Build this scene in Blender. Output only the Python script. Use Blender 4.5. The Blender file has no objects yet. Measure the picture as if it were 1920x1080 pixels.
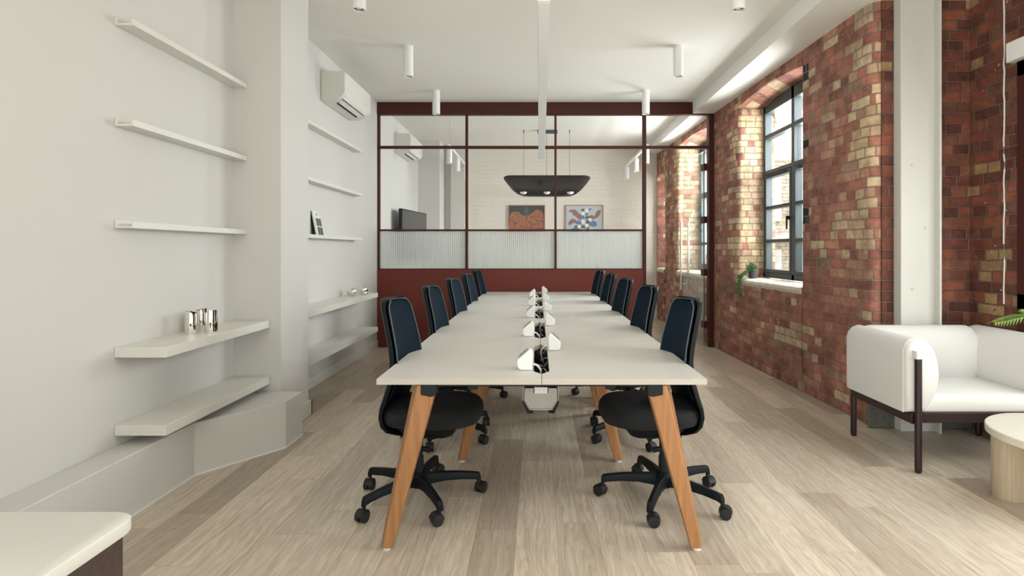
import bpy, bmesh, math, random
from mathutils import Vector, Matrix
random.seed(7)
S = bpy.context.scene
COL = S.collection
PI = math.pi
# ------------------------------------------------------------------ camera, sky, lights, exposure
F = 1050.0                      # focal length in pixels of the 1920 frame
CX, CY, H = 1007.0, 469.0, 1.28 # vanishing point of the room's length, eye height
cam = bpy.data.cameras.new('camera'); co = bpy.data.objects.new('camera', cam); COL.objects.link(co)
co.location = (0, 0, H); co.rotation_euler = (PI/2, 0, 0)
cam.sensor_width = 36; cam.lens = 36*F/1920
cam.shift_x = -(CX-960)/1920; cam.shift_y = -(540-CY)/1920
cam.clip_start = 0.05
S.camera = co
S.view_settings.view_transform = 'Standard'; S.view_settings.look = 'None'
S.view_settings.gamma = 1; S.view_settings.use_curve_mapping = False
S.view_settings.exposure = 0.12
W = bpy.data.worlds.new('overcast_sky'); S.world = W; W.use_nodes = True
bg = W.node_tree.nodes['Background']; bg.inputs[0].default_value = (0.90, 0.98, 1.0, 1); bg.inputs[1].default_value = 5.0

def area(name, loc, rot, sx, sy, power, color=(1, 1, 1), spread=PI):
    l = bpy.data.lights.new(name, 'AREA'); l.shape = 'RECTANGLE'; l.size = sx; l.size_y = sy
    l.energy = power; l.color = color; l.spread = spread
    o = bpy.data.objects.new(name, l); o.location = loc; o.rotation_euler = rot; COL.objects.link(o)
    return o
DAY = (0.93, 0.99, 0.985)
# daylight through the glazed bays, added fills behind the camera (bay planes stand outside the glass, facing into the room)
area('daylight_near_bay', (3.30, 1.95, 1.45), (0, math.radians(62), 0), 2.0, 1.8, 74, DAY)
area('added_daylight_rear_bay', (3.30, -1.6, 1.45), (0, math.radians(50), 0), 2.0, 2.2, 42, DAY)  # this bay behind the camera is unseen, added for more light
area('daylight_window', (3.05, 5.82, 2.15), (0, math.radians(68), 0), 1.9, 1.45, 125, DAY)
area('daylight_meeting_room', (2.95, 8.35, 2.1), (0, math.radians(80), 0), 1.9, 1.3, 190, DAY)
area('daylight_meeting_room_far', (2.95, 10.2, 2.1), (0, math.radians(80), 0), 1.9, .4, 45, DAY)
area('added_fill_front', (0.4, -3.35, 1.75), (math.radians(90), 0, 0), 4.6, 2.5, 52, (0.96, 1.0, 0.95))  # added fill in front of the blank front wall, no window there
area('added_fill_left_rear', (-2.25, -1.85, 1.6), (0, math.radians(-90), 0), 2.1, 2.1, 150, (0.96, 1.0, .95))  # added fill for the right wall and armchair, set in an added window

# ------------------------------------------------------------------ material helpers
def new_mat(name):
    m = bpy.data.materials.new(name); m.use_nodes = True; nt = m.node_tree; nt.nodes.clear()
    out = nt.nodes.new('ShaderNodeOutputMaterial'); return m, nt, out
class NT:
    def __init__(s, nt): s.nt = nt
    def n(s, t, **kw):
        nd = s.nt.nodes.new('ShaderNode'+t)
        for k, v in kw.items(): setattr(nd, k, v)
        return nd
    def link(s, a, b): s.nt.links.new(a, b)
    def m(s, op, a, b=None, c=None, clamp=False):
        nd = s.n('Math', operation=op); nd.use_clamp = clamp
        for i, v in enumerate((a, b, c)):
            if v is None: continue
            if isinstance(v, (int, float)): nd.inputs[i].default_value = v
            else: s.link(v, nd.inputs[i])
        return nd.outputs[0]
    def mix(s, f, a, b, blend='MIX'):
        nd = s.n('Mix', data_type='RGBA', blend_type=blend)
        for i, v in ((0, f), (6, a), (7, b)):
            if isinstance(v, (int, float)): nd.inputs[i].default_value = v
            elif isinstance(v, tuple): nd.inputs[i].default_value = v+(1,) if len(v) == 3 else v
            else: s.link(v, nd.inputs[i])
        return nd.outputs[2]
    def noise(s, vec, scale, detail=3, rough=.55, dim='3D'):
        nd = s.n('TexNoise', noise_dimensions=dim); nd.inputs['Scale'].default_value = scale
        nd.inputs['Detail'].default_value = detail; nd.inputs['Roughness'].default_value = rough
        if vec is not None: s.link(vec, nd.inputs['Vector'])
        return nd.outputs[0]
    def comb(s, x, y, z):
        nd = s.n('CombineXYZ')
        for i, v in enumerate((x, y, z)):
            if isinstance(v, (int, float)): nd.inputs[i].default_value = v
            else: s.link(v, nd.inputs[i])
        return nd.outputs[0]
    def maprange(s, v, a, b, c=0., d=1., smooth=True):
        nd = s.n('MapRange'); nd.interpolation_type = 'SMOOTHSTEP' if smooth else 'LINEAR'
        s.link(v, nd.inputs[0])
        for i, q in enumerate((a, b, c, d)): nd.inputs[i+1].default_value = q
        return nd.outputs[0]
    def ramp(s, v, stops, const=False):
        nd = s.n('ValToRGB'); cr = nd.color_ramp
        if const: cr.interpolation = 'CONSTANT'
        while len(cr.elements) < len(stops): cr.elements.new(0.5)
        for e, (p, c) in zip(cr.elements, stops): e.position = p; e.color = c+(1,)
        s.link(v, nd.inputs[0]); return nd.outputs[0]
    def bump(s, h, strength=.3, dist=.01):
        nd = s.n('Bump'); nd.inputs['Strength'].default_value = strength; nd.inputs['Distance'].default_value = dist
        s.link(h, nd.inputs['Height']); return nd.outputs[0]
def principled(name, color, rough=.5, metal=0., spec=.5, noise=0., nscale=8., bump=0., bscale=60., sheen=0., stretch=None, coat=0.):
    m, nt, out = new_mat(name); T = NT(nt)
    p = T.n('BsdfPrincipled'); T.link(p.outputs[0], out.inputs[0])
    p.inputs['Roughness'].default_value = rough; p.inputs['Metallic'].default_value = metal
    p.inputs['Specular IOR Level'].default_value = spec
    if sheen: p.inputs['Sheen Weight'].default_value = sheen
    if coat: p.inputs['Coat Weight'].default_value = coat
    tc = T.n('TexCoord').outputs['Object']
    vec = tc
    if stretch:
        mp = T.n('Mapping'); mp.inputs['Scale'].default_value = stretch; T.link(tc, mp.inputs[0]); vec = mp.outputs[0]
    nz = T.noise(vec, nscale, 4)
    d = tuple(c*(1-noise) for c in color); e = tuple(min(1, c*(1+noise)) for c in color)
    T.link(T.mix(nz, d, e), p.inputs['Base Color'])
    if bump:
        T.link(T.bump(T.noise(vec, bscale, 4), bump, .004), p.inputs['Normal'])
    return m
def fr_glass(name, tint=(1, 1, 1), refl=.06):
    m, nt, out = new_mat(name); T = NT(nt)
    t = T.n('BsdfTransparent'); t.inputs[0].default_value = tint+(1,)
    g = T.n('BsdfGlossy'); g.inputs['Roughness'].default_value = .0
    lw = T.n('LayerWeight'); lw.inputs['Blend'].default_value = .12
    f = T.m('ADD', T.m('MULTIPLY', lw.outputs['Fresnel'], .45), refl*.15, clamp=True)
    mx = T.n('MixShader'); T.link(f, mx.inputs[0]); T.link(t.outputs[0], mx.inputs[1]); T.link(g.outputs[0], mx.inputs[2])
    T.link(mx.outputs[0], out.inputs[0]); return m

def brick_mat(name, painted=None, ucomb=(-1, 1), quoins=(), palette='red', strength=.9):
    m, nt, out = new_mat(name); T = NT(nt)
    p = T.n('BsdfPrincipled'); T.link(p.outputs[0], out.inputs[0])
    p.inputs['Roughness'].default_value = .82; p.inputs['Specular IOR Level'].default_value = .3
    geo = T.n('NewGeometry').outputs['Position']
    sx = T.n('SeparateXYZ'); T.link(geo, sx.inputs[0]); X, Y, Z = sx.outputs
    wob = T.m('MULTIPLY', T.m('SUBTRACT', T.noise(geo, 5, 2), .5), .022)
    wob2 = T.m('MULTIPLY', T.m('SUBTRACT', T.noise(geo, 40, 2), .5), .007)
    u = T.m('ADD', T.m('ADD', T.m('MULTIPLY', X, ucomb[0]), T.m('MULTIPLY', Y, ucomb[1])), T.m('ADD', wob, 20.))
    u = T.m('ADD', u, wob2)
    v = T.m('ADD', T.m('ADD', Z, T.m('MULTIPLY', T.m('SUBTRACT', T.noise(geo, 2.3, 2), .5), .03)), T.m('ADD', wob2, 3.))
    RH = .0752
    rowf = T.m('DIVIDE', v, RH); row = T.m('FLOOR', rowf); par = T.m('MODULO', row, 2.)
    bl = T.m('ADD', .113, T.m('MULTIPLY', par, .113))
    uu = T.m('ADD', T.m('DIVIDE', u, bl), T.m('MULTIPLY', row, .27)); col = T.m('FLOOR', uu)
    fu = T.m('MULTIPLY', T.m('FRACT', uu), bl); fv = T.m('MULTIPLY', T.m('FRACT', rowf), RH)
    d = T.m('MINIMUM', T.m('MINIMUM', fu, T.m('SUBTRACT', bl, fu)), T.m('MINIMUM', fv, T.m('SUBTRACT', RH, fv)))
    d = T.m('ADD', d, T.m('MULTIPLY', T.m('SUBTRACT', T.noise(geo, 90, 3), .5), .004))
    mask = T.maprange(d, .0025, .0065)
    wn = T.n('TexWhiteNoise', noise_dimensions='2D'); T.link(T.comb(col, row, 0), wn.inputs['Vector'])
    sc = T.n('SeparateColor'); T.link(wn.outputs['Color'], sc.inputs[0]); r1, r2, r3 = sc.outputs
    fine = T.noise(geo, 26, 5, .65); big = T.noise(geo, 1.6, 3)
    if painted:
        base = T.mix(T.m('MULTIPLY', fine, .25), painted, tuple(c*.93 for c in painted))
        T.link(base, p.inputs['Base Color'])
    else:
        if palette == 'red':
            base = T.ramp(r1, [(0, (.28, .125, .098)), (.2, (.34, .145, .11)), (.45, (.41, .17, .125)), (.7, (.47, .205, .152)), (.88, (.50, .29, .21)), (1, (.31, .20, .155))])
            yel = T.ramp(r3, [(0, (.56, .42, .27)), (.5, (.66, .53, .36)), (1, (.52, .34, .23))])
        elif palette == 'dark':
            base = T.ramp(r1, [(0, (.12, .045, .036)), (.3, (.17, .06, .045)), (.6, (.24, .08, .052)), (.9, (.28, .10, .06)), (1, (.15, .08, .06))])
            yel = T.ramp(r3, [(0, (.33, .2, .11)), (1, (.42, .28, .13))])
        else:
            base = T.ramp(r1, [(0, (.68, .62, .5)), (.5, (.78, .73, .62)), (.9, (.82, .78, .7)), (1, (.66, .55, .44))])
            yel = T.ramp(r3, [(0, (.74, .66, .5)), (1, (.8, .74, .62))])
        prob = T.m('ADD', .045, 0.)
        yc = T.m('SUBTRACT', Y, T.m('SUBTRACT', fu, T.m('MULTIPLY', bl, .5))) if ucomb[1] > 0 else Y
        zc = T.m('SUBTRACT', Z, T.m('SUBTRACT', fv, RH/2))
        for (uy, uz, ry, rz, amt, axis) in quoins:
            a = T.m('DIVIDE', T.m('SUBTRACT', yc if axis == 'y' else u, uy), ry)
            b = T.m('DIVIDE', T.m('SUBTRACT', zc, uz), rz)
            dd = T.m('ADD', T.m('POWER', T.m('ABSOLUTE', a), 4.), T.m('POWER', T.m('ABSOLUTE', b), 4.))
            prob = T.m('ADD', prob, T.m('MULTIPLY', T.maprange(dd, .5, 1.6, 1., 0.), amt))
        isy = T.m('LESS_THAN', r2, prob)
        base = T.mix(isy, base, yel)
        if palette == 'red':   # a few dark glazed bricks by the window opening
            nearw = T.m('LESS_THAN', T.m('ABSOLUTE', T.m('SUBTRACT', Y, 5.10)), .16)
            dk = T.m('MULTIPLY', nearw, T.m('LESS_THAN', T.m('FRACT', T.m('MULTIPLY', row, .117)), .18)); dk = T.m('MULTIPLY', dk, T.m('GREATER_THAN', Z, 1.0))
            base = T.mix(dk, base, (.03, .035, .045))
        base = T.mix(1., base, T.mix(fine, (.45, .44, .44), (1.5, 1.46, 1.42)), 'MULTIPLY')
        base = T.mix(1., base, T.mix(T.maprange(big, .3, .7), (.74, .74, .76), (1.12, 1.10, 1.07)), 'MULTIPLY')
        base = T.mix(1., base, T.mix(T.maprange(T.noise(geo, 7, 4, .6), .35, .62), (.72, .71, .70), (1.06, 1.06, 1.05)), 'MULTIPLY')
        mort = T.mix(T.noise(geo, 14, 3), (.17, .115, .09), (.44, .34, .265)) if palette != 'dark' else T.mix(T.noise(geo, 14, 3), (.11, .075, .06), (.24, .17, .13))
        speck = T.maprange(T.noise(geo, 30, 2, .4), .74, .78)
        base = T.mix(T.m('MULTIPLY', speck, .6), base, (.6, .55, .48))
        T.link(T.mix(mask, T.mix(.08, mort, base), base), p.inputs['Base Color'])
    h = T.m('ADD', T.m('MULTIPLY', mask, .8 if not painted else .5), T.m('MULTIPLY', fine, .45))
    h = T.m('ADD', h, T.m('MULTIPLY', r3, .25))
    T.link(T.bump(h, strength, .013), p.inputs['Normal'])
    return m

def floor_mat():
    m, nt, out = new_mat('oak_floor_planks'); T = NT(nt)
    p = T.n('BsdfPrincipled'); T.link(p.outputs[0], out.inputs[0])
    geo = T.n('NewGeometry').outputs['Position']
    sx = T.n('SeparateXYZ'); T.link(geo, sx.inputs[0]); X, Y, Z = sx.outputs
    PW, PL = .184, 1.22
    uf = T.m('DIVIDE', T.m('ADD', X, 10.03), PW); c = T.m('FLOOR', uf)
    w1 = T.n('TexWhiteNoise', noise_dimensions='1D'); T.link(c, w1.inputs['W'])
    vf = T.m('ADD', T.m('DIVIDE', Y, PL), T.m('MULTIPLY', w1.outputs['Value'], 7.)); r = T.m('FLOOR', vf)
    wn = T.n('TexWhiteNoise', noise_dimensions='2D'); T.link(T.comb(c, r, 0), wn.inputs['Vector'])
    sc = T.n('SeparateColor'); T.link(wn.outputs['Color'], sc.inputs[0]); r1, r2, r3 = sc.outputs
    gx = T.m('ADD', T.m('MULTIPLY', X, 1.), T.m('MULTIPLY', r2, 9.)); gy = T.m('ADD', Y, T.m('MULTIPLY', r3, 13.))
    warp = T.noise(T.comb(T.m('MULTIPLY', gx, 5.), T.m('MULTIPLY', gy, 1.1), r1), 1.5, 3)
    g1 = T.noise(T.comb(T.m('ADD', T.m('MULTIPLY', gx, 64.), T.m('MULTIPLY', warp, 7.)), T.m('MULTIPLY', gy, 2.2), r1), 1., 5, .6)
    g2 = T.noise(T.comb(T.m('MULTIPLY', gx, 160.), T.m('MULTIPLY', gy, 5.), r1), 1., 3)
    ring = T.m('SINE', T.m('MULTIPLY', T.m('ADD', T.m('MULTIPLY', gx, 6.), T.m('MULTIPLY', warp, 3.)), 22.))
    grain = T.m('ADD', T.m('ADD', T.m('MULTIPLY', g1, .62), T.m('MULTIPLY', g2, .26)), T.m('MULTIPLY', ring, .035))
    base = T.ramp(grain, [(.22, (.40, .31, .23)), (.40, (.555, .47, .38)), (.55, (.67, .59, .495)), (.75, (.75, .68, .59))])
    tone = T.ramp(r1, [(0, (.70, .67, .64)), (.25, (.86, .84, .82)), (.5, (.95, .94, .92)), (.7, (1.05, 1.04, 1.02)), (1, (1.16, 1.15, 1.13))])
    base = T.mix(1., base, tone, 'MULTIPLY')
    blot = T.maprange(T.noise(T.comb(T.m('MULTIPLY', gx, 6.), T.m('MULTIPLY', gy, 1.6), 0), 1., 3), .5, .78)
    base = T.mix(T.m('MULTIPLY', blot, .35), base, (.43, .33, .245))
    eu = T.m('MULTIPLY', T.m('MINIMUM', T.m('FRACT', uf), T.m('SUBTRACT', 1., T.m('FRACT', uf))), PW)
    ev = T.m('MULTIPLY', T.m('MINIMUM', T.m('FRACT', vf), T.m('SUBTRACT', 1., T.m('FRACT', vf))), PL)
    seam = T.maprange(T.m('MINIMUM', eu, ev), .0003, .0016)
    base = T.mix(T.m('MULTIPLY', T.m('SUBTRACT', 1., seam), .6), base, (.2, .15, .11))
    T.link(base, p.inputs['Base Color'])
    T.link(T.m('ADD', .26, T.m('MULTIPLY', g1, .16)), p.inputs['Roughness'])
    p.inputs['Specular IOR Level'].default_value = .45
    T.link(T.bump(T.m('ADD', T.m('MULTIPLY', g1, .4), seam), .18, .002), p.inputs['Normal'])
    return m
def oak_mat(name, c1, c2, axis='Z', rough=.45):
    m, nt, out = new_mat(name); T = NT(nt)
    p = T.n('BsdfPrincipled'); T.link(p.outputs[0], out.inputs[0]); p.inputs['Roughness'].default_value = rough
    tc = T.n('TexCoord').outputs['Object']; mp = T.n('Mapping')
    mp.inputs['Scale'].default_value = {'Z': (60, 60, 3), 'X': (3, 60, 60), 'Y': (60, 3, 60)}[axis]; T.link(tc, mp.inputs[0])
    g = T.noise(mp.outputs[0], 1., 5, .6)
    T.link(T.ramp(g, [(.3, c1), (.7, c2)]), p.inputs['Base Color'])
    T.link(T.bump(g, .1, .002), p.inputs['Normal'])
    return m
def ribbed_mat():
    m, nt, out = new_mat('reeded_glass'); T = NT(nt)
    geo = T.n('NewGeometry').outputs['Position']
    sx = T.n('SeparateXYZ'); T.link(geo, sx.inputs[0])
    w = T.m('SINE', T.m('MULTIPLY', sx.outputs[0], 2*PI/.026))
    nb = T.bump(w, 1., .0035)
    r = T.n('BsdfRefraction'); r.inputs['Roughness'].default_value = .3; r.inputs['IOR'].default_value = 1.3; T.link(nb, r.inputs['Normal'])
    r.inputs[0].default_value = (.97, 1, .99, 1)
    tl = T.n('BsdfTranslucent'); tl.inputs[0].default_value = (.95, .97, .96, 1); T.link(nb, tl.inputs['Normal'])
    df = T.n('BsdfPrincipled'); df.inputs['Base Color'].default_value = (.93, .95, .94, 1); df.inputs['Roughness'].default_value = .2; T.link(nb, df.inputs['Normal'])
    m1 = T.n('MixShader'); m1.inputs[0].default_value = .3; T.link(r.outputs[0], m1.inputs[1]); T.link(tl.outputs[0], m1.inputs[2])
    m2 = T.n('MixShader'); m2.inputs[0].default_value = .35; T.link(m1.outputs[0], m2.inputs[1]); T.link(df.outputs[0], m2.inputs[2])
    T.link(m2.outputs[0], out.inputs[0]); return m
def emit(name, c, s):
    m, nt, out = new_mat(name); e = nt.nodes.new('ShaderNodeEmission'); e.inputs[0].default_value = c+(1,); e.inputs[1].default_value = s
    nt.links.new(e.outputs[0], out.inputs[0]); return m

M = {}
M['wall'] = principled('warm_white_wall_paint', (.645, .63, .605), .75, noise=.015, nscale=1.5, bump=.05, bscale=120)
M['ceiling'] = principled('white_ceiling_paint', (.86, .845, .80), .8, noise=.01, nscale=1.2)
M['shelf'] = principled('white_lacquer', (.74, .73, .68), .4, noise=.01)
M['white_metal'] = principled('white_powder_coat', (.82, .82, .80), .4, noise=.01)
M['floor'] = floor_mat()
M['brick'] = brick_mat('old_red_brick', quoins=[(4.15, 2.0, .16, .75, .6, 'y'), (4.15, 3.0, .16, .25, .6, 'y'), (4.5, 1.45, .3, .25, .5, 'y'), (6.70, 1.9, .15, 1.0, .5, 'y'), (6.50, 1.9, .10, 1.2, 1.3, 'y'), (5.35, .5, .30, .13, .75, 'y'), (5.16, 2.2, .13, 1.0, .3, 'y'), (9.1, 1.9, .25, 1.3, .7, 'y'), (9.9, 1.9, .12, 1.3, .5, 'y')])
M['brick_dark'] = brick_mat('dark_red_brick', palette='dark', quoins=[(3.75, 1.05, .12, .25, .7, 'y')])  # darker red palette of the bay bricks
M['brick_pale'] = brick_mat('pale_stock_brick', palette='pale', ucomb=(1, 1))
M['brick_white'] = brick_mat('white_painted_brick', painted=(.74, .70, .63), ucomb=(1, -1), strength=.55)
M['sill'] = principled('rough_stone_sill', (.62, .57, .5), .9, noise=.2, nscale=20, bump=.8, bscale=45)
M['stone'] = principled('grey_base_stone', (.12, .125, .105), .9, noise=.5, nscale=30, bump=.5)
M['red'] = principled('oxblood_paint', (.15, .03, .02), .55, spec=.3, noise=.03)
M['red_dark'] = principled('oxblood_frame_paint', (.06, .012, .009), .5, spec=.3, noise=.03)
M['anthracite'] = principled('anthracite_window_paint', (.055, .07, .078), .45, noise=.04)
M['glass'] = fr_glass('clear_glass')
M['glass_green'] = fr_glass('door_glass', (.95, .985, .97), .1)
M['glass_edge'] = principled('green_glass_edge', (.05, .18, .15), .15)
M['ribbed'] = ribbed_mat()
M['top'] = principled('off_white_laminate', (.69, .665, .63), .42, noise=.012, nscale=3)
M['top_edge'] = principled('sand_edge_band', (.55, .51, .45), .5, noise=.02)
M['oak'] = oak_mat('oiled_oak', (.33, .145, .055), (.47, .235, .10))
M['oak_pale'] = oak_mat('pale_ash', (.40, .31, .21), (.52, .43, .31))
M['ash_top'] = oak_mat('whitewashed_ash', (.62, .57, .48), (.70, .66, .57), 'X')
M['black_metal'] = principled('black_steel', (.010, .011, .014), .5, spec=.3, noise=.1)
M['black_plastic'] = principled('black_nylon', (.006, .008, .011), .5, spec=.18, noise=.08, bump=.05)
M['seat_fabric'] = principled('black_seat_fabric', (.008, .009, .012), .9, noise=.2, nscale=200, bump=.3, bscale=300)
M['navy'] = principled('navy_mesh_fabric', (.002, .011, .023), .85, spec=.2, noise=.25, nscale=260, bump=.5, bscale=380)
M['piping'] = principled('grey_piping', (.10, .13, .15), .7)
M['rubber'] = principled('castor_rubber', (.01, .01, .012), .55)
M['tray_inside'] = M['black_metal']
M['grey_metal'] = principled('grey_sheet_steel', (.35, .34, .32), .45, metal=.3)
M['grey_plastic'] = principled('grey_socket_plastic', (.38, .38, .38), .5)
M['dark_slot'] = principled('dark_recess', (.01, .01, .01), .9)
M['chrome'] = principled('polished_steel', (.86, .84, .80), .04, metal=1.)
M['steel'] = principled('brushed_steel', (.62, .61, .58), .28, metal=1.)
M['cream_fabric'] = principled('cream_boucle', (.68, .66, .635), .92, noise=.03, nscale=60, bump=.22, bscale=240, sheen=.2)
M['maroon'] = principled('dark_maroon_lacquer', (.022, .007, .008), .35)
M['walnut'] = oak_mat('dark_walnut_front', (.045, .028, .024), (.075, .05, .043), 'X', .45)
M['leaf'] = principled('palm_leaf', (.16, .30, .05), .5, noise=.25, nscale=12)
M['ivy'] = principled('small_green_leaves', (.10, .24, .07), .55, noise=.4, nscale=40)
M['pot'] = principled('charcoal_pot', (.05, .05, .06), .6)
M['soil'] = principled('potting_soil', (.03, .02, .014), .95)
M['lamp_black'] = principled('dark_pendant_shell', (.012, .008, .006), .6, spec=.2)
M['opal'] = principled('opal_glass', (.85, .85, .83), .2)
M['diffuser'] = principled('opal_diffuser', (.92, .93, .94), .5)
M['screen'] = principled('grey_screen', (.055, .06, .055), .25)
M['cable_white'] = principled('white_cable', (.75, .75, .73), .5)
M['paint_outside'] = principled('pale_render', (.8, .8, .78), .9, noise=.05)
M['grey_outside'] = principled('grey_cladding', (.74, .76, .78), .8, noise=.05)
M['pavement'] = principled('courtyard_paving', (.5, .5, .48), .9, noise=.1)

# ------------------------------------------------------------------ mesh helpers
def org(o):
    v = Vector((0, 0, 0))
    while o is not None: v += o.location; o = o.parent
    return v
def link_mesh(name, bm, mat, parent=None, smooth=35, bevel=0, seg=2, mats=None, subsurf=0):
    bmesh.ops.recalc_face_normals(bm, faces=bm.faces)
    if parent is not None: base = org(parent)
    else:
        xs = [v.co.x for v in bm.verts]; ys = [v.co.y for v in bm.verts]; zs = [v.co.z for v in bm.verts]
        base = Vector(((min(xs)+max(xs))/2, (min(ys)+max(ys))/2, min(zs)))
    bmesh.ops.translate(bm, verts=bm.verts, vec=-base)
    for f in bm.faces: f.smooth = smooth is not None
    if smooth is not None:
        a = math.radians(smooth)
        for e in bm.edges:
            if len(e.link_faces) == 2 and e.calc_face_angle(0) > a: e.smooth = False
    me = bpy.data.meshes.new(name); bm.to_mesh(me); bm.free()
    o = bpy.data.objects.new(name, me); COL.objects.link(o)
    for mm in (mats or [mat]): me.materials.append(M[mm] if isinstance(mm, str) else mm)
    if parent is not None: o.parent = parent
    else: o.location = base
    if bevel:
        b = o.modifiers.new('bevel', 'BEVEL'); b.width = bevel; b.segments = seg; b.limit_method = 'ANGLE'; b.angle_limit = math.radians(40)
        b.harden_normals = False
    if subsurf:
        b = o.modifiers.new('subsurf', 'SUBSURF'); b.levels = subsurf; b.render_levels = subsurf
    return o
def thing(name, label, cat, loc=(0, 0, 0), group=None):
    o = bpy.data.objects.new(name, None); COL.objects.link(o); o.location = loc; o.empty_display_size = .1
    o['label'] = label; o['category'] = cat
    if group: o['group'] = group
    return o
def tag(o, label, cat, group=None):
    o['label'] = label; o['category'] = cat
    if group: o['group'] = group
    return o
def struct(o): o['kind'] = 'structure'; return o
def box(bm, x0, x1, y0, y1, z0, z1, mi=0):
    vs = [bm.verts.new(p) for p in ((x0, y0, z0), (x1, y0, z0), (x1, y1, z0), (x0, y1, z0), (x0, y0, z1), (x1, y0, z1), (x1, y1, z1), (x0, y1, z1))]
    for q in ((0, 3, 2, 1), (4, 5, 6, 7), (0, 1, 5, 4), (1, 2, 6, 5), (2, 3, 7, 6), (3, 0, 4, 7)):
        f = bm.faces.new([vs[i] for i in q]); f.material_index = mi
    return vs
def loft(bm, secs, cap=True, closed=True, mi=0):
    rings = [[bm.verts.new(p) for p in s] for s in secs]; n = len(rings[0])
    for a, b in zip(rings, rings[1:]):
        for i in range(n if closed else n-1):
            f = bm.faces.new((a[i], a[(i+1) % n], b[(i+1) % n], b[i])); f.material_index = mi
    if cap:
        for r in (rings[0], rings[-1]):
            f = bm.faces.new(r); f.material_index = mi
    return rings
def prism(bm, pts, d0, d1, axis='z', mi=0):
    def P(a, b, d): return (a, b, d) if axis == 'z' else ((a, d, b) if axis == 'y' else (d, a, b))
    loft(bm, [[P(a, b, d0) for a, b in pts], [P(a, b, d1) for a, b in pts]], mi=mi)
def circ(c, r, n, axis='z', r2=None, t0=0):
    r2 = r if r2 is None else r2; out = []
    for i in range(n):
        t = t0+2*PI*i/n; a, b = r*math.cos(t), r2*math.sin(t)
        out.append({'z': (c[0]+a, c[1]+b, c[2]), 'y': (c[0]+a, c[1], c[2]+b), 'x': (c[0], c[1]+a, c[2]+b)}[axis])
    return out
def cyl(bm, c, r, h, n=24, axis='z', rt=None, mi=0):
    rt = r if rt is None else rt; k = 'xyz'.index(axis); c2 = list(c); c2[k] += h
    loft(bm, [circ(c, r, n, axis), circ(c2, rt, n, axis)], mi=mi)
def lathe(bm, c, prof, n=32, mi=0, cap=True):
    loft(bm, [circ((c[0], c[1], c[2]+z), max(r, .0002), n) for r, z in prof], mi=mi, cap=cap)
def tube(bm, pts, r, n=8, mi=0):
    pts = [Vector(p) for p in pts]; secs = []
    up = Vector((0, 0, 1))
    for i, p in enumerate(pts):
        t = (pts[min(i+1, len(pts)-1)]-pts[max(i-1, 0)]).normalized()
        a = t.cross(up)
        if a.length < .05: a = t.cross(Vector((0, 1, 0)))
        a.normalize(); b = t.cross(a); rr = r[i] if isinstance(r, (list, tuple)) else r
        secs.append([p+a*rr*math.cos(2*PI*k/n)+b*rr*math.sin(2*PI*k/n) for k in range(n)])
    loft(bm, secs, mi=mi)
def curve_pts(ctrl, n=12):
    P = [Vector(p) for p in ctrl]; P = [P[0]*2-P[1]]+P+[P[-1]*2-P[-2]]; out = []
    for i in range(1, len(P)-2):
        for k in range(n):
            t = k/n; p0, p1, p2, p3 = P[i-1:i+3]
            out.append(.5*((2*p1)+(p2-p0)*t+(2*p0-5*p1+4*p2-p3)*t*t+(3*p1-p0-3*p2+p3)*t**3))
    out.append(P[-2]); return out
def sphere(bm, c, r, n=16, sz=1., mi=0):
    vs = []
    secs = []
    for i in range(n+1):
        t = -PI/2+PI*i/n; secs.append(circ((c[0], c[1], c[2]+r*sz*math.sin(t)), max(r*math.cos(t), .0003), n*2))
    loft(bm, secs, mi=mi)
def rrect(x0, x1, y0, y1, r, n=6, corners=(1, 1, 1, 1)):
    out = []
    for k, (cx, cy, a0) in enumerate(((x1-r, y1-r, 0), (x0+r, y1-r, 90), (x0+r, y0+r, 180), (x1-r, y0+r, 270))):
        if corners[k]:
            for i in range(n+1):
                a = math.radians(a0+90*i/n); out.append((cx+r*math.cos(a), cy+r*math.sin(a)))
        else: out.append(((x1, y1), (x0, y1), (x0, y0), (x1, y0))[k])
    return out
B = bmesh.new
def children(o): return [c for c in bpy.data.objects if c.parent == o]
def copy_tree(o, parent=None, kids=None):
    c = o.copy(); COL.objects.link(c)
    if parent is not None: c.parent = parent
    for ch in children(o): copy_tree(ch, c)
    return c

# ------------------------------------------------------------------ setting
CEIL, YB, XL = 3.23, 10.50, -2.11      # ceiling height, far wall, left wall
YF = -3.4
def xw(y): return 2.42-.0273*(y-4.1)   # inner face of the long brick wall
bm = B(); box(bm, -2.6, 3.4, YF-.2, YB+.2, -.12, 0); struct(link_mesh('floor', bm, 'floor'))
bm = B(); box(bm, -2.6, 3.4, YF-.2, YB+.2, CEIL, CEIL+.15); struct(link_mesh('ceiling', bm, 'ceiling'))
bm = B(); box(bm, 2.05, 3.4, YF, YB, 3.08, CEIL); struct(link_mesh('trim_1', bm, 'ceiling'))      # dropped edge of the ceiling
bm = B(); box(bm, XL-.3, XL, -.75, YB+.2, 0, CEIL); box(bm, XL-.3, XL, YF-.2, -2.95, 0, CEIL); box(bm, XL-.3, XL, -2.95, -.75, 0, .5); box(bm, XL-.3, XL, -2.95, -.75, 2.7, CEIL); struct(link_mesh('wall_left', bm, 'wall'))  # opening behind the camera is added to let the fill light in
bm = B(); box(bm, XL, -1.78, 3.89, 4.357, 0, CEIL); struct(link_mesh('wall_pier', bm, 'wall'))
bm = B(); box(bm, XL, 3.4, YF-.2, YF-.02, 0, CEIL); struct(link_mesh('wall_front', bm, 'wall'))
bm = B(); box(bm, XL, 3.3, YB, YB+.2, 0, CEIL); struct(link_mesh('wall_back', bm, 'brick_white'))
bm = B(); box(bm, XL, -1.73, 9.94, YB, 0, CEIL); box(bm, -1.60, -1.30, 10.38, YB, 0, CEIL); struct(link_mesh('wall_chimney', bm, 'wall'))

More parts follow.
